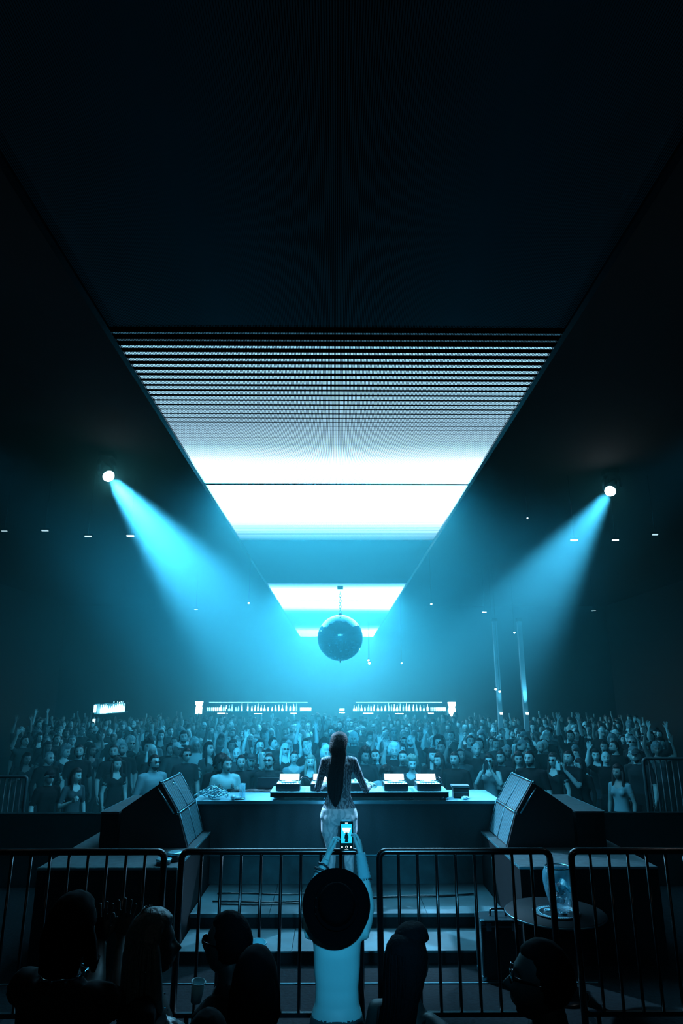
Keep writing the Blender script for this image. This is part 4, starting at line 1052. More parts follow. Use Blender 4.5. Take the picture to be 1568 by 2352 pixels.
def hair_mesh(style, fem, seed=0):
    k = (style, fem, seed)
    if k not in _hair:
        bm = B(); hair_to(bm, Matrix.Identity(4), style, fem, 30, 24, seed*7.3)
        me = bpy.data.meshes.new('hair'); bm.to_mesh(me); bm.free(); me.materials.append(None); _hair[k] = me
    return _hair[k]
ALL = []
def crowd_person(v, pos, hgt, rz, style, hairm, skin, top, bottom, label, group=None, glasses=False, hatm=None):
    me, T = VM[v]; fem = v[0] == 'f'
    o = mo('person', me, None, pos, (0, 0, rz), (hgt/1.72,)*3)
    dress(o, skin, top, bottom); tag(o, label, 'person', group)
    if style:
        h = mo({'cap': 'cap', 'beanie': 'beanie'}.get(style, 'hair'), hair_mesh(style, fem, random.randint(0, 1)), o); h.matrix_local = T; one_mat(h, hatm or hairm)
        if style in ('cap', 'beanie') and fem:
            h2 = mo('hair', hair_mesh('long', fem, 0), o); h2.matrix_local = T @ Matrix.Scale(.97, 4); one_mat(h2, hairm)
    if glasses:
        gl = mo('sunglasses', GLASSES, o); gl.matrix_local = T
    ALL.append((pos[0], pos[1])); return o
def face_rz(x, y, j=0):                    # local -Y turned towards the performer
    d = Vector((0.03 - x, 8.0 - y)); return math.atan2(d.x, -d.y) + j
BK, BR_, BL = HAIRS; SP, ST, SB = SKINS
C_ = CLOTH
# (px, py of the face, height, variant, hair, hair material, skin, top, glasses, hat material, label)
NAMED = [
 (267, 1757, 1.62, 'f_rest', 'long', BK, ST, 'black', 0, None, 'long-haired woman in black facing the stage, left of the left monitor'),
 (262, 1728, 1.78, 'm_look', 'short', BK, ST, 'black', 0, None, 'moustached man right behind the long-haired woman left of the left monitor'),
 (352, 1753, 1.76, 'm_beard', 'short', BK, ST, 'light', 1, None, 'bearded man in an open pale shirt and dark glasses behind the left monitor'),
 (403, 1722, 1.78, 'm_turn', 'cap', BK, SB, 'grey', 0, 'white', 'man in a white cap worn high, behind the pale-shirted bearded man'),
 (427, 1736, 1.74, 'm_rest', 'short', BK, ST, 'charcoal', 1, None, 'man in dark glasses above the top corner of the left monitor'),
 (232, 1692, 1.80, 'f_rest', 'curly', BK, ST, 'white', 0, None, 'person in a bright white tank top in the dim left crowd under the side bar'),
 (500, 1752, 1.74, 'm_down', 'curly', BK, SB, 'black', 0, None, 'curly-haired person in black bending over the cable heap'),
 (519, 1757, 1.72, 'm_long', 'short', BR_, ST, 'white', 0, None, 'person in a glaring white top right behind the cable heap'),
 (553, 1752, 1.70, 'm_point', 'short', BK, ST, 'charcoal', 0, None, 'person pointing a hand up left of the tall glass'),
 (576, 1750, 1.70, 'm_rest', 'cap', BK, ST, 'charcoal', 0, 'grey', 'man in a grey cap above the tall glass'),
 (600, 1737, 1.74, 'm_rest', 'short', BK, SP, 'black', 0, None, 'dark-haired man between the grey-capped man and the man in shades'),
 (619, 1750, 1.74, 'm_look', 'short', BK, ST, 'charcoal', 1, None, 'man in shades above the dark flat monitor'),
 (674, 1742, 1.68, 'f_up', 'bun', BK, ST, 'light', 0, None, 'woman with tied-up hair raising one hand, left of the smiling blonde'),
 (713, 1752, 1.66, 'f_rest', 'long', BL, SP, 'black', 0, None, 'smiling long-haired blonde woman just left of the performer'),
 (724, 1680, 1.84, 'm_beard', 'beanie', BK, SB, 'black', 0, 'white', 'man in a white beanie left of the performer\'s head'),
 (836, 1738, 1.76, 'm_turn', 'curly', BK, SB, 'charcoal', 0, None, 'curly-haired person just right of the performer\'s shoulder'),
 (862, 1738, 1.74, 'm_rest', 'short', BR_, SP, 'grey', 0, None, 'clean-shaven man right of the performer\'s shoulder'),
 (883, 1775, 1.55, 'm_down', 'curly', BK, SB, 'white', 0, None, 'person with bowed dark head and white jacket behind the outstretched hand'),
 (925, 1742, 1.74, 'm_up', 'short', BK, ST, 'charcoal', 0, None, 'man with one raised hand behind the tousled blonde'),
 (946, 1756, 1.66, 'f_drink', 'curly', BL, SP, 'grey', 0, None, 'tousled blonde woman leaning her head behind the right players'),
 (1010, 1748, 1.70, 'f_turn', 'long', BR_, ST, 'charcoal', 0, None, 'woman in profile with hair hanging over her face right of the tousled blonde'),
 (1045, 1746, 1.76, 'm_rest', 'short', BK, ST, 'black', 0, None, 'short-haired man wearing a chain above the black box bag'),
 (1078, 1703, 1.84, 'm_turn', 'short', BR_, SP, 'charcoal', 0, None, 'tall man with lit face under the right stacked display'),
 (1124, 1750, 1.66, 'f_phone', 'long', BK, SP, 'light', 1, None, 'bare-armed woman in shades photographing the stage left of the right monitor'),
 (1151, 1742, 1.72, 'm_fold', 'short', BK, ST, 'charcoal', 0, None, 'man with folded arms directly right of the photographing woman'),
 (1190, 1744, 1.70, 'f_drink', 'long', BR_, ST, 'black', 0, None, 'long-haired woman behind the top of the right monitor'),
 (1217, 1744, 1.80, 'm_beard', 'buzz', BK, ST, 'black', 0, None, 'shaven-headed bearded man above the right monitor corner'),
 (1200, 1716, 1.82, 'm_look', 'cap', BK, ST, 'charcoal', 0, 'light', 'man in a pale cap behind the shaven-headed bearded man'),
 (1272, 1748, 1.70, 'f_rest', 'long', BR_, ST, 'black', 1, None, 'woman in shades with long hair and headband right of the right monitor'),
 (1308, 1742, 1.74, 'm_phone', 'short', BK, ST, 'black', 0, None, 'man holding up a pale-cased phone in the right crowd'),
 (1334, 1760, 1.60, 'f_turn', 'bob', BK, ST, 'black', 0, None, 'short woman in profile right of the man with the pale phone'),
 (1352, 1681, 1.76, 'f_rest', 'beanie', BK, ST, 'charcoal', 0, 'light', 'woman in a pale headscarf in the dark right crowd'),
 (1412, 1718, 1.80, 'm_look', 'short', BK, ST, 'black', 0, None, 'man in black in the dark far right crowd'),
 (1420, 1775, 1.66, 'f_rest', 'long', BK, SB, 'light', 0, None, 'woman in a pale low-cut top at the far right beside the barrier'),
 (1462, 1738, 1.74, 'm_beard', 'cap', BK, ST, 'charcoal', 0, 'grey', 'man in a grey cap at the far right above the barrier'),
 (172, 1783, 1.64, 'f_drink', 'long', BK, ST, 'grey', 0, None, 'bare-armed woman in a pale strappy top looking down at the far left'),
 (112, 1787, 1.72, 'm_rest', 'cap', BK, ST, 'black', 1, 'charcoal', 'man in dark cap and shades at the far left'),
 (182, 1728, 1.78, 'm_look', 'short', BK, ST, 'black', 0, None, 'bearded man in black in the dark left crowd'),
 (130, 1700, 1.76, 'm_up', 'short', BK, ST, 'charcoal', 0, None, 'man raising an arm in the darkness at the far left'),
]
random.seed(12)
FACES = []
for (px, py, hgt, v, st, hm_, sk, top, gl, hatm, lab) in NAMED:
    zf = FZ + hgt*.925
    k = math.atan2(py - 1176, FPX) - PITCH; d = (CZ - zf)/math.tan(k)
    d = max(11.2, min(22, d)); p = P(px, py, d)
    hg = (p.z - FZ)/.925; hg = max(1.5, min(1.92, hg))
    crowd_person(v, (p.x, p.y, FZ), hg, face_rz(p.x, p.y, random.uniform(-.12, .12)), st, hm_, sk, C_[top], C_['black'], lab, None, gl, C_[hatm] if hatm else None)
    FACES.append((px, d))
def proj(p):
    v = _R.transposed() @ (Vector(p) - Vector((0, 0, CZ))); return 784 + FPX*v.x/-v.z, 1176 - FPX*v.y/-v.z
ZONES = [(150, 'far left edge'), (215, 'left of side bar'), (300, 'below side bar'), (372, 'right of side bar'), (432, 'above left monitor'), (478, 'below left display'),
         (545, 'under outer left bottles'), (610, 'under middle left bottles'), (700, 'under inner left bottles'), (752, 'left of performer'), (815, 'around performer'), (880, 'under inner right bottles'),
         (950, 'under middle right bottles'), (1022, 'under outer right bottles'), (1060, 'below right display'), (1130, 'left of lit pillars'), (1185, 'below left pillar'), (1235, 'below right pillar'), (1310, 'right of lit pillars'), (1400, 'dim right flank'), (9999, 'far right edge')]
VD = {'m_rest': 'man facing the stage', 'm_turn': 'man with turned head', 'm_look': 'bearded man looking aside', 'm_up': 'man raising one hand', 'm_both': 'man with both arms up', 'm_phone': 'man with lifted hands', 'm_fold': 'man with folded arms', 'm_beard': 'bearded man', 'm_long': 'man in long sleeves', 'm_point': 'man pointing upwards',
      'f_rest': 'woman facing the stage', 'f_turn': 'woman with turned head', 'f_up': 'woman raising one hand', 'f_both': 'woman with both arms up', 'f_phone': 'woman with hands at face', 'f_drink': 'woman with bent arm'}
HD = {'short': 'short hair', 'bob': 'bobbed hair', 'long': 'long hair', 'curly': 'curly hair', 'buzz': 'cropped hair', 'cap': 'a cap', 'beanie': 'a beanie', 'bun': 'hair bun'}
count = {}
total = len(NAMED); tries = 0; random.seed(33)
while total < 299 and tries < 60000:
    tries += 1
    y = 12.6 + 11.4*random.random()**1.15
    x = random.uniform(-.50, .49)*y
    if any((x-a)**2 + (y-b)**2 < .46**2 for a, b in ALL): continue
    px, py = proj((x, y, 1.05))
    if px < 45 or px > 1520: continue
    if any(d > y and abs(px - fx) < 13*12/y*1.25 and d - y < 7 for fx, d in FACES): continue
    if any(abs(px - q) < 9 and y < 27 for q in ()): continue
    v = random.choices(list(VD), [14, 9, 9, 4, 2, 3, 4, 7, 6, 2, 12, 9, 4, 2, 3, 6])[0]; fem = v[0] == 'f'
    st = random.choices(['long', 'curly', 'bob', 'bun', 'beanie'] if fem else ['short', 'curly', 'buzz', 'cap', 'beanie'], [8, 3, 3, 2, .4] if fem else [9, 3, 2, 3, .6])[0]
    hmn, hm_ = random.choices([('dark', BK), ('brown', BR_), ('fair', BL)], [7, 3, 1])[0]
    sk = random.choices(SKINS, [5, 5, 3])[0]
    topn = random.choices(['black', 'charcoal', 'grey', 'white', 'light', 'denim'], [10, 5, 2.5, 1.8, 1.2, 1.5] if abs(x) < 4.5 else [12, 5, 1.5, .3, .3, 1.5])[0]
    hatn = random.choice(['black', 'charcoal', 'light', 'white'])
    zone = next(z for lim, z in ZONES if px < lim)
    row = 'front rows' if y < 15 else 'mid crowd' if y < 19.5 else 'far rows'
    hairtxt = HD[st] if st not in ('cap', 'beanie') else ({'black': 'black ', 'charcoal': 'grey ', 'light': 'pale ', 'white': 'white '}[hatn] + st)
    if st not in ('cap', 'beanie', 'buzz'): hairtxt = hmn + ' ' + hairtxt
    lab = '%s, %s, %s top, %s, %s' % (VD[v], hairtxt, topn, row, zone)
    lab = ' '.join(lab.split()[:16]).rstrip(',') if len(lab.split()) > 16 and 0 else lab.replace('man with both arms up', 'man, both arms up').replace('looking aside', 'aside') if len(lab.split()) > 16 else lab
    hgt = random.gauss(1.66 if fem else 1.77, .06)
    crowd_person(v, (x, y, FZ), hgt, face_rz(x, y, random.gauss(0, .25)), st, hm_, sk, C_[topn], C_[random.choice(['black', 'denim', 'charcoal'])], lab, 'crowd on the dance floor', random.random() < .07, C_[hatn])
    total += 1
print('crowd', total, tries)
# beyond the 299 nearest: the rest of the crowd as one mass
bm = B(); random.seed(44); n = 0; pts = []
back_m = [SP, ST, SB, BK, BR_, CLOTH['black'], CLOTH['charcoal'], CLOTH['grey'], CLOTH['white']]
for _ in range(9000):
    y = 23.6 + 8.6*random.random(); x = random.uniform(-.44, .44)*y
    if (x - 7.0)**2 + (y - 25)**2 < 3 or any((x-a)**2 + (y-b)**2 < .50**2 for a, b in pts) or any((x-a)**2 + (y-b)**2 < .5**2 for a, b in ALL if b > 22): continue
    pts.append((x, y)); n += 1
    if n > 300: break
    s = random.gauss(1.0, .04); rz = face_rz(x, y, random.gauss(0, .3)); T = Matrix.Translation((x, y, FZ)) @ Matrix.Rotation(rz, 4, 'Z') @ Matrix.Scale(s, 4)
    f0 = len(bm.faces); tm = random.choice([5, 5, 6, 6, 7, 8]); sm = random.choice([0, 1, 2]); hm2 = random.choice([3, 3, 4])
    b2 = B(); head_to(b2, Matrix.Translation((0, 0, 1.60)), False, 12, 10, ears=False)
    for f in b2.faces: f.material_index = sm if f.material_index != 3 else 3
    m0 = bpy.data.meshes.new('t'); b2.to_mesh(m0); b2.free(); m0.transform(T); bm.from_mesh(m0); bpy.data.meshes.remove(m0)
    b2 = B(); hair_to(b2, Matrix.Translation((0, 0, 1.60)), random.choice(['short', 'curly', 'bob']), False, 12, 10, n)
    for f in b2.faces: f.material_index = hm2
    m0 = bpy.data.meshes.new('t'); b2.to_mesh(m0); b2.free(); m0.transform(T); bm.from_mesh(m0); bpy.data.meshes.remove(m0)
    b2 = B(); loft(b2, [((0, 0, .0), .14, .10), ((0, 0, .9), .17, .11), ((0, 0, 1.1), .14, .10), ((0, 0, 1.36), .20, .11), ((0, 0, 1.44), .10, .07), ((0, 0, 1.52), .055, .055)], 10, tm)
    for sd in (-1, 1):
        if random.random() < .10: tube(b2, [(sd*.18, 0, 1.38), (sd*.30, -.08, 1.55), (sd*.24, -.12, 1.80), (sd*.24, -.12, 1.92)], [.05, .045, .032, .03], 6, sm)
        else: tube(b2, [(sd*.19, 0, 1.38), (sd*.25, .02, 1.1), (sd*.22, -.08, .85)], [.052, .042, .03], 6, tm)
    m0 = bpy.data.meshes.new('t'); b2.to_mesh(m0); b2.free(); m0.transform(T); bm.from_mesh(m0); bpy.data.meshes.remove(m0)
o = mk('distant_crowd', bm, back_m, smooth=True); tag(o, 'mass of tiny hazy people filling the far end of the hall before the bar', 'crowd', kind='stuff')

# phones and other things held up in the crowd
def held_phone(p, label, e=0, rz=0, m=None):
    t = thing('phone', label, 'phone', p, rz)
    bm = B(); box(bm, (0, 0, 0), (.075, .010, .15), .004); mk('case', bm, m or CLOTH['white'], t)
    bm = B(); box(bm, (.018, -.007, .05), (.03, .004, .034), .002); mk('camera_bump', bm, M['gear'], t)
for o_ in [x for x in COL.objects if x.get('label') in ('man holding up a pale-cased phone in the right crowd', 'bare-armed woman in shades photographing the stage left of the right monitor')]:
    T = Matrix.Translation(o_.location) @ Matrix.Rotation(o_.rotation_euler.z, 4, 'Z') @ Matrix.Scale(o_.scale[0], 4)
    q = T @ (Vector((0, -.375, 1.50)) if 'man holding' in o_['label'][:12] else Vector((0, -.31, 1.56)))
    if 'woman' in o_['label']: held_phone(q, 'dark phone held up by the bare-armed photographing woman', rz=o_.rotation_euler.z, m=M['gear'])
    else: held_phone(q, 'pale-cased phone held up in the right crowd', rz=o_.rotation_euler.z)

# ------------------------------------------------------------------ the performer
def root_matrix(loc, rz, s): return Matrix.Translation(loc) @ Matrix.Rotation(rz, 4, 'Z') @ Matrix.Scale(s, 4)
def hero(name, label, loc, rz, s, skin, top, bottom, **kw):
    me, T = person_mesh(name, **kw)
    o = mo('person', me, None, loc, (0, 0, rz), (s, s, s)); dress(o, skin, top, bottom); tag(o, label, 'person'); return o, T
def pattern(name, a, b, sc=7, dist=9):
    m = mat(name, a, .55, spec=.4); nt = m.node_tree; bs = nt.nodes['Principled BSDF']
    tc = nt.nodes.new('ShaderNodeTexCoord'); wv = nt.nodes.new('ShaderNodeTexWave'); wv.inputs['Scale'].default_value = sc; wv.inputs['Distortion'].default_value = dist; wv.inputs['Detail'].default_value = 2.5; wv.inputs['Detail Scale'].default_value = 1.6
    r = nt.nodes.new('ShaderNodeValToRGB'); e = r.color_ramp.elements; e[0].position = .38; e[0].color = (*b, 1); e[1].position = .62; e[1].color = (*a, 1)
    nt.links.new(tc.outputs['Object'], wv.inputs['Vector']); nt.links.new(wv.outputs['Fac'], r.inputs['Fac']); nt.links.new(r.outputs[0], bs.inputs['Base Color']); return m
TOPP = pattern('swirl_print_top', (.30, .40, .45), (.08, .13, .155), 9, 14)
LEGP = pattern('swirl_print_leggings', (.80, .90, .95), (.52, .68, .74), 5, 12)
s = .985; RM = root_matrix((.030, 8.0, 0), PI, s); LI = RM.inverted(); L = lambda p: LI @ Vector(p)
dj, T = hero('performer', 'long-haired performer in a swirl-printed top and pale leggings working the decks, back turned', (.030, 8.0, 0), PI, s, SKINS[0], TOPP, LEGP, fem=True, sleeve='long', drop=.085, vox=.010, fine=True, ww_=1.02, hipw=1.24, build=1.06,
    arms={-1: (L((.335, 8.09, 1.05)), L((.405, 8.30, 1.085)), (-.42, -.90, -.08), (0, 0, -1), 'knob'), 1: (L((-.215, 8.06, 1.07)), L((-.13, 8.30, 1.09)), (-.3, -.9, -.1), (0, 0, -1), 'knob')},
    head=(-.35, .18, .06), lean=(0.0, -.04), legs={-1: (Vector((-.11, -.03, .46)), Vector((-.12, .03, .085))), 1: (Vector((.09, .0, .46)), Vector((.10, .04, .085)))})
def mane(bm, T, L_, wd, strands=0, wob=.5, drift=0.0):
    """loose hair falling behind the back from the crown down to L_ below the head centre"""
    c0 = T @ Vector((0, 0, 0)); secs = []
    top = [(.118, .030, .040, .012), (.105, .058, .070, .018), (.075, .078, .088, .020), (.03, .088, .092, .020), (-.03, .088, .080, .040), (-.08, .084, .066, .060)]
    for z, w_, d_, y_ in top: p = T @ Vector((0, y_, z)); secs.append((p, w_*wd/.088, d_))
    n_ = 12; zs = secs[-1][0].z; ys = secs[-1][0].y; ye = c0.y + .155
    for k in range(1, n_+1):
        f = k/n_; z = zs + (c0.z + L_ - zs)*f
        secs.append((Vector((c0.x + drift*f + wob*.02*math.sin(f*3.1), ys + (ye - ys)*min(1, f*1.7) - .02*f, z)), wd*(.80 + .10*math.sin(f*PI + .4))*(1 - .75*max(0, (f-.7)/.3)**1.5), .060 - .024*f))
    loft(bm, secs, 26, 0, 2.1)
    rs_ = random.Random(3)
    for k in range(strands):
        a = rs_.uniform(-1, 1); st = [Vector(x[0]) + Vector((a*x[1]*.98, x[2]*math.sqrt(max(0, 1-a*a))*.98 + .003, -.02 + .01*rs_.random())) for x in secs[2:]]
        tube(bm, st, [.005]*(len(st)-1) + [.001], 5)
bm = B(); hair_to(bm, T, 'short', True, 44, 36, 3)
mane(bm, T, -.67, .104, 30, wob=1.0, drift=.045)
mk('hair', bm, mat('performer_hair', (.014, .016, .018), .6, spec=.25, bump=.7, scale=70), dj)
bm = B(); e = L((.405, 8.30, 1.085)); el = L((.335, 8.09, 1.05)); dv = (e - el)
tube(bm, [el + dv*.62, el + dv*.70, el + dv*.82, el + dv*.93, e + dv*.03], [.034, .037, .033, .036, .030], 16)
mk('pale_cuff', bm, mat('pale_cuff_cloth', (.75, .78, .8), .7), dj)

# ------------------------------------------------------------------ the person in the wide hat, filming
s = .93; RM = root_matrix((.005, 4.10, -.45), PI, s); LI = RM.inverted()
lw, rw = P(752, 1968, 4.28), P(828, 1962, 4.28)
le, re_ = P(706, 2072, 4.20), P(846, 2084, 4.20)
ld = P(764, 1915, 4.37) - lw; rd = P(824, 1915, 4.37) - rw
def D(v): return Vector((-v.x, -v.y, v.z))
fl, T = hero('hat_person', 'person with bare back and wide black hat filming the performer with raised arms', (.005, 4.10, -.45), PI, s, SKINS[0], CLOTH['black'], CLOTH['grey'], fem=True, sleeve='bare', bare_back=True, vox=.009, fine=True, ww_=1.02,
    arms={1: (LI @ le, LI @ lw, D(ld), D(Vector((1, .25, 0))), 'hold'), -1: (LI @ re_, LI @ rw, D(rd), D(Vector((-1, .25, 0))), 'hold')}, head=(0, -1.0, 0))
# hat: oval brim with a rolled edge, pinched crown, studded band
HC = P(772, 2080, 3.93); nrm = Vector((.03, -.90, .43)).normalized()
zx = nrm; xx = Vector((1, 0, 0)); xx = (xx - zx*xx.dot(zx)).normalized(); yx = zx.cross(xx)
HM = LI @ (Matrix.Translation(HC) @ Matrix((xx, yx, zx)).transposed().to_4x4())
bm = B(); n = 56; rows = []
prof = [(.0, .100), (.30, .104), (.46, .100), (.535, .070), (.56, .012), (.60, .004), (.80, .000), (.96, .006), (1.0, .012), (.995, .006), (.95, -.002), (.60, -.006), (.50, -.002)]
for r, z in prof:
    rg = []
    for i in range(n if r else 1):
        a = 2*PI*i/n; brim = max(0, (r - .6)/.4)
        x = .180*r*math.cos(a); y = .184*r*math.sin(a)
        zz = z + brim*.022*math.cos(2*a) - (.016*math.exp(-(x/.022)**2) if r < .45 else 0)
        rg.append(bm.verts.new(HM @ Vector((x, y, zz))))
    rows.append(rg)
for a, b in zip(rows, rows[1:]):
    for i in range(n):
        k = (i+1) % n
        f = bm.faces.new((a[0], b[k], b[i]) if len(a) == 1 else (a[i], a[k], b[k], b[i])); f.smooth = True
hat = mk('wide_hat', bm, mat('black_felt', (.0025, .0025, .003), 1.0, spec=0.02), fl)
bm = B(); tube(bm, [HM @ Vector((.106*math.cos(a), .108*math.sin(a), .022)) for a in [2*PI*i/40 for i in range(41)]], .010, 8, flat=(.4, 1.3)); mk('hat_band', bm, bpy.data.materials['black_felt'], hat)
bm = B()
for yy in (.03, -.015, -.045):
    r = bmesh.ops.create_icosphere(bm, subdivisions=2, radius=.0048)
    for v in r['verts']: v.co = HM @ (v.co + Vector((-.108, yy + .0, .026)))
mk('band_stud', bm, M['chrome'], hat)
bm = B(); hair_to(bm, T, 'short', True); mk('hair', bm, HAIRS[0], fl)
def ring(pt, d, r, th, n=24, wob=0):
    d = Vector(d).normalized(); q = d.to_track_quat('Z', 'Y')
    return [Vector(pt) + q @ Vector((r*(1 + wob*math.sin(i*1.9))*math.cos(2*PI*i/n), r*(1 + wob*math.sin(i*1.9))*math.sin(2*PI*i/n), th*math.sin(i*.8))) for i in range(n+1)]
a_, b_ = LI @ le, LI @ lw
bm = B(); tube(bm, ring(a_.lerp(b_, .80), b_ - a_, .034, .002), .0065, 8); mk('bracelet', bm, M['gear'], fl)
bm = B(); tube(bm, ring(a_.lerp(b_, .68), b_ - a_, .039, .002, wob=.05), .008, 8); tube(bm, ring(a_.lerp(b_, .61), b_ - a_, .041, .002), .004, 8); mk('bracelet', bm, mat('dark_cord', (.05, .055, .06), .7), fl)
a_, b_ = LI @ re_, LI @ rw
bm = B(); pts = []; rs = []
for k in range(15):
    f = .52 + .50*k/14; pts.append(a_.lerp(b_, f)); rs.append((.041 - .011*k/14)*(1 + (.07 if k % 2 else -.02)))
tube(bm, pts, rs, 18); mk('wrist_wrap', bm, mat('pale_wrap_cloth', (.62, .65, .68), .8, bump=.5, scale=50), fl)
bm = B()
for k in range(18):
    r = bmesh.ops.create_icosphere(bm, subdivisions=1, radius=.0045)
    c = ring(a_.lerp(b_, .50), b_ - a_, .045, 0, 18)[k]
    for v in r['verts']: v.co += c
mk('beaded_bracelet', bm, M['gear'], fl)

# phone that films the stage
PHc = P(795.5, 1920, 4.36)
ph = thing('filming_phone', 'phone in both hands of the person in the hat, screen showing the performer', 'phone', PHc)
ph.rotation_euler = (-.16, 0, 0)
pw, phh = .0800, .163
bm = B(); box(bm, (0, 0, 0), (pw, .009, phh), .004); mk('phone_body', bm, mat('phone_black', (.002, .002, .003), .8, spec=.03), ph)
def flat(name, polys, m, y, par):
    bm = B()
    for pl in polys: quad(bm, [(x, y, z) for x, z in pl])
    return mk(name, bm, m, par)
def em(n, c, e): return mat(n, (.003, .003, .004), .8, spec=.03, emit=c, es=e)
W2, H2 = pw/2 - .003, phh/2 - .003
scn = flat('phone_display', [[(-W2, -H2), (W2, -H2), (W2, H2), (-W2, H2)]], em('screen_black', (0, .004, .006), 1), -.0050, ph)
T0, T1 = H2 - .014, -H2 + .040
flat('video_image', [[(-W2+.004, T1), (W2-.004, T1), (W2-.004, T0), (-W2+.004, T0)]], em('video_teal', (.01, .34, .58), 1), -.0054, scn)
flat('video_lights', [[(-.021, .028), (.021, .028), (.027, .043), (-.027, .043)], [(-.014, .018), (.014, .018), (.019, .024), (-.019, .024)]], em('video_white', (.75, .92, 1), 1.2), -.0058, scn)
sil = [[(-.0075 + .0, .006), (.006, .006), (.007, .020), (-.0065, .020)], [(-.013, -.014), (.012, -.014), (.010, .008), (-.010, .008)], [(-.011, -.034), (.010, -.034), (.008, -.013), (-.008, -.013)]]
flat('video_figure', sil, em('video_dark', (0, .006, .01), 1), -.0061, scn)
wm = em('phone_icons', (.75, .95, 1), 1.5)
bm = B()
def disc(bm, x, z, r, y, n=16): f = bm.faces.new([bm.verts.new((x + r*math.cos(2*PI*i/n), y, z + r*math.sin(2*PI*i/n))) for i in range(n)])
disc(bm, .027, -H2 + .018, .0052, -.0062); disc(bm, -.027, -H2 + .018, .0044, -.0062)
for i in range(20):
    a, b = 2*PI*i/20, 2*PI*(i+1)/20
    quad(bm, [(r*math.cos(t_), -.0062, -H2 + .018 + r*math.sin(t_)) for r, t_ in ((.0048, a), (.0066, a), (.0066, b), (.0048, b))])
quad(bm, [(-.011, -.0062, -H2 + .003), (.011, -.0062, -H2 + .003), (.011, -.0062, -H2 + .0052), (-.011, -.0062, -H2 + .0052)])
quad(bm, [(-.008, -.0062, H2 - .009), (.008, -.0062, H2 - .009), (.008, -.0062, H2 - .0055), (-.008, -.0062, H2 - .0055)])
mk('screen_icons', bm, wm, scn)
bm = B(); box(bm, (0, .004, phh/2 + .004), (pw*.72, .012, .010), .003); mk('case_edge', bm, mat('pale_case', (.8, .82, .85), .4), ph)

# ------------------------------------------------------------------ dark onlookers in the foreground
OSK = mat('onlooker_skin_shaded', (.045, .04, .038), .5, spec=.35); OBK = mat('onlooker_black_hair_shaded', (.004, .004, .005), .85, spec=.06)  # foreground shade put into the colours: skin and hair darkened
def shin(n, c): return mat(n, c, .12, spec=.9, coat=.5)
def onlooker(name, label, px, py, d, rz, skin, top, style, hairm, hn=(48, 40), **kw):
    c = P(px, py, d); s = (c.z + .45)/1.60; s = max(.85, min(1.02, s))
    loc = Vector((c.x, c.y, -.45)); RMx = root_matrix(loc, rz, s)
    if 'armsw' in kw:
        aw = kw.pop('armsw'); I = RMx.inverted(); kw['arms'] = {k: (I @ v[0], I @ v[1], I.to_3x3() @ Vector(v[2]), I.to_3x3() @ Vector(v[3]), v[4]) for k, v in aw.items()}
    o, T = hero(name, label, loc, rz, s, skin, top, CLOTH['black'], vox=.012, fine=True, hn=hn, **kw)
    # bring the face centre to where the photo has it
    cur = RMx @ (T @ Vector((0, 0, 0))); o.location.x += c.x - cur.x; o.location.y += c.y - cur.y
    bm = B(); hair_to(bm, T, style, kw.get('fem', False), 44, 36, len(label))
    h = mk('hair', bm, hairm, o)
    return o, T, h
# woman right of the hat, seen from behind
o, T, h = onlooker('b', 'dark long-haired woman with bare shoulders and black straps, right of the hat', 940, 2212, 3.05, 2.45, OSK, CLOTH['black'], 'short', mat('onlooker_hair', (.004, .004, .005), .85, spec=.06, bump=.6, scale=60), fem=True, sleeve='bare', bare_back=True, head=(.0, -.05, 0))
bm = B(); mane(bm, T, -.52, .092, 20, .3)
loft(bm, [(T @ Vector((0, -.02, .085)), .074, .085, T.to_3x3()), (T @ Vector((0, -.025, .118)), .064, .074, T.to_3x3()), (T @ Vector((0, -.03, .138)), .046, .052, T.to_3x3()), (T @ Vector((0, -.032, .146)), .02, .024, T.to_3x3())], 18)
mk('long_hair', bm, h.data.materials[0], o)
bm = B()
for sd in (-1, 1): tube(bm, [(sd*.075, .07, 1.28), (sd*.095, .085, 1.36), (sd*.11, .06, 1.425), (sd*.10, -.03, 1.425), (sd*.09, -.09, 1.36)], .008, 8, flat=(1.6, .6))
mk('strap', bm, CLOTH['black'], o)
# man in glasses, profile to the left
o, T, h = onlooker('c', 'man in dark glasses seen in profile, left of the hat', 524, 2168, 3.1, -1.95, OSK, CLOTH['charcoal'], 'short', mat('onlooker_hair_b_shaded', (.003, .003, .004), .85, spec=.06, bump=.6, scale=60), head=(0, -.05, 0), sleeve='short')
gl = mo('glasses', GLASSES, o); gl.matrix_local = T
bm = B(); tube(bm, ring((0, .012, 1.44), (0, -.15, 1), .070, .003), .010, 8); mk('collar', bm, CLOTH['charcoal'], o)
# knit sweater person behind him
KN = mat('rib_knit', (.03, .033, .036), .8, bump=1.0, scale=70)
o2, T2, h2 = onlooker('d', 'person in ribbed knit sweater with shiny vinyl bag strap, beside the man in glasses', 585, 2258, 2.95, 2.9, OSK, KN, 'bob', OBK, fem=True, sleeve='long', build=1.1, head=(.2, .25, 0),
    armsw={1: (P(540, 2330, 2.9), P(584, 2200, 3.25), (.1, .2, 1), (1, 0, 0), 'hold')} if 0 else {})
SH = shin('black_vinyl', (.02, .021, .023))
bm = B()
random.seed(6)
for (p0_, p1_, p2_, r) in (((-.02, .13, 1.44), (.10, .15, 1.42), (.17, .06, 1.40), .030), ((-.04, .12, 1.41), (.06, .18, 1.36), (.16, .12, 1.33), .034), ((-.16, .12, 1.28), (-.08, .17, 1.35), (.02, .15, 1.40), .016)):
    tube(bm, bez(p0_, p1_, p2_, 8), [r*.5] + [r*(1 + .25*math.sin(i*2.1)) for i in range(7)] + [r*.4], 10)
mk('vinyl_collar', bm, SH, o2)
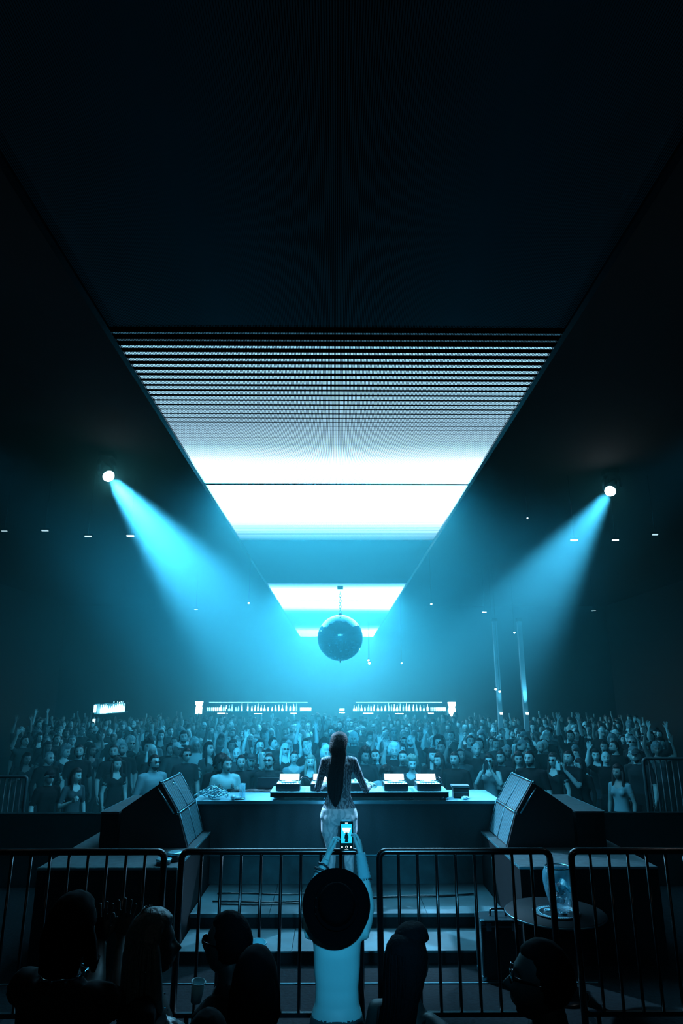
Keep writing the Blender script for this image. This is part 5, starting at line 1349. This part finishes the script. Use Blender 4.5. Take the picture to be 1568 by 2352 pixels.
bm = B(); tube(bm, [(-.05, .10, 1.45), (-.12, .14, 1.36), (-.17, .13, 1.25), (-.20, .08, 1.12), (-.21, .03, .98)], .012, 8, flat=(1.8, .6)); mk('bag_strap', bm, SH, o2)
# blonde on the left
o, T, h = onlooker('e', 'blonde straight-haired woman in profile with shiny earring, lower left', 350, 2168, 3.15, 1.85, OSK, CLOTH['black'], 'long', mat('onlooker_blond_shaded', (.09, .088, .085), .5, bump=.8, scale=40), fem=True, sleeve='short', head=(0, 0, 0))  # blond darkened as well, shade put into its colour
random.seed(2); bm = B()
for k in range(70):
    a = random.uniform(-2.4, 1.9); r0 = .098
    pts = [T @ Vector((r0*math.sin(a)*(.25 + .75*min(1, f*2.2)), .02 + r0*math.cos(a)*(.25 + .75*min(1, f*2.2))*.98, .137 - .42*f**1.25 + .01*math.sin(k))) for f in [i/8 for i in range(9)]]
    if math.cos(a) < -.45: continue
    tube(bm, pts, [.003, .006, .007, .007, .007, .007, .006, .005, .002], 5)
mk('hair_strand', bm, h.data.materials[0], h)['kind'] = 'stuff'
bm = B(); tube(bm, ring(T @ Vector((-.090, .01, -.10)), (1, .2, 0), .030, .001, 28), .004, 8); tube(bm, ring(T @ Vector((.090, .01, -.10)), (1, .2, 0), .030, .001, 28), .004, 8); mk('hoop_earring', bm, M['chrome'], o)
bm = B(); random.seed(5)
for k in range(46):
    a = random.uniform(-2.6, 2.6); z = random.uniform(1.20, 1.40); box(bm, (.15*math.sin(a) + 0, .11*math.cos(a), z), (.006, .006, .006), M=Matrix.Rotation(k, 4, (1, 1, 0)))
mk('sequin', bm, M['chrome'], o)['kind'] = 'stuff'
bm = B()                                    # gathered satin sleeve towards the cup
el_ = Vector((-.26, -.10, 1.18)); n = 12
for j in range(5):
    pts = [Vector((-.20 - .012*j*math.cos(i), -.06 - .05*i/1.6, 1.38 - .035*i + .012*math.sin(i*2 + j))) for i in range(6)]
    tube(bm, pts, [.03, .045, .052, .05, .045, .03], 10)
mk('satin_sleeve', bm, mat('satin_grey', (.05, .057, .06), .35, spec=.6), o)
# dark-haired person far left with raised hands
E0 = P(168, 2108, 3.2)
lw_, rw_ = P(236, 2160, 3.55), P(287, 2150, 3.60)
o, T, h = onlooker('f', 'dark-haired person in the lower left corner raising both open hands', 168, 2112, 3.0, 2.75, OSK, CLOTH['black'], 'bob', OBK, sleeve='short', build=1.1,
    armsw={1: (P(215, 2290, 3.30), lw_, (-.05, .1, 1), (0, 1, 0), 'open'), -1: (P(285, 2300, 3.30), rw_, (.05, .1, 1), (0, 1, 0), 'open')})
bm = B(); tube(bm, ring(T @ Vector((0, .02, -.13)), (0, 0, 1), .085, .003, 30), .005, 8)
for k in range(10):
    r = bmesh.ops.create_icosphere(bm, subdivisions=1, radius=.007)
    c = T @ Vector((.088*math.cos(k*.6), .02 + .088*math.sin(k*.6), -.135))
    for v in r['verts']: v.co += c
mk('necklace', bm, M['chrome'], o)
# man at the lower right
o, T, h = onlooker('g', 'man in glasses facing left in the lower right shadow', 1245, 2255, 2.55, -1.75, OSK, CLOTH['black'], 'short', OBK, head=(0, -.12, 0), hn=(60, 50))
gl = mo('glasses', GLASSES, o); gl.matrix_local = T
# dark head at the very bottom
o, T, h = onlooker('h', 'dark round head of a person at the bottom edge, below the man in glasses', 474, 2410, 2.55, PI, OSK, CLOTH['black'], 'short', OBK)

# paper cups
def cup(px, py, d, lab, r=.042, hh=.11):
    p = P(px, py, d); t = thing('paper_cup', lab, 'cup', (p.x, p.y, p.z - hh)); t.rotation_euler = (.12, .12, 0)
    bm = B(); lathe(bm, [(0, .002), (r*.72, .0), (r, hh), (r*.95, hh), (r*.69, .006), (0, .006)], n=28); mk('cup_wall', bm, mat('white_cup', (.8, .82, .84), .5), t)
    bm = B(); lathe(bm, [(r, hh - .003), (r + .003, hh), (r, hh + .003), (r - .003, hh)], n=28); mk('rim', bm, bpy.data.materials['white_cup'], t)
cup(590, 2161, 3.45, 'white cup behind the head of the man in glasses', .034, .09)
cup(452, 2252, 3.3, 'pale cup by the satin sleeve of the blonde woman', .030, .08)
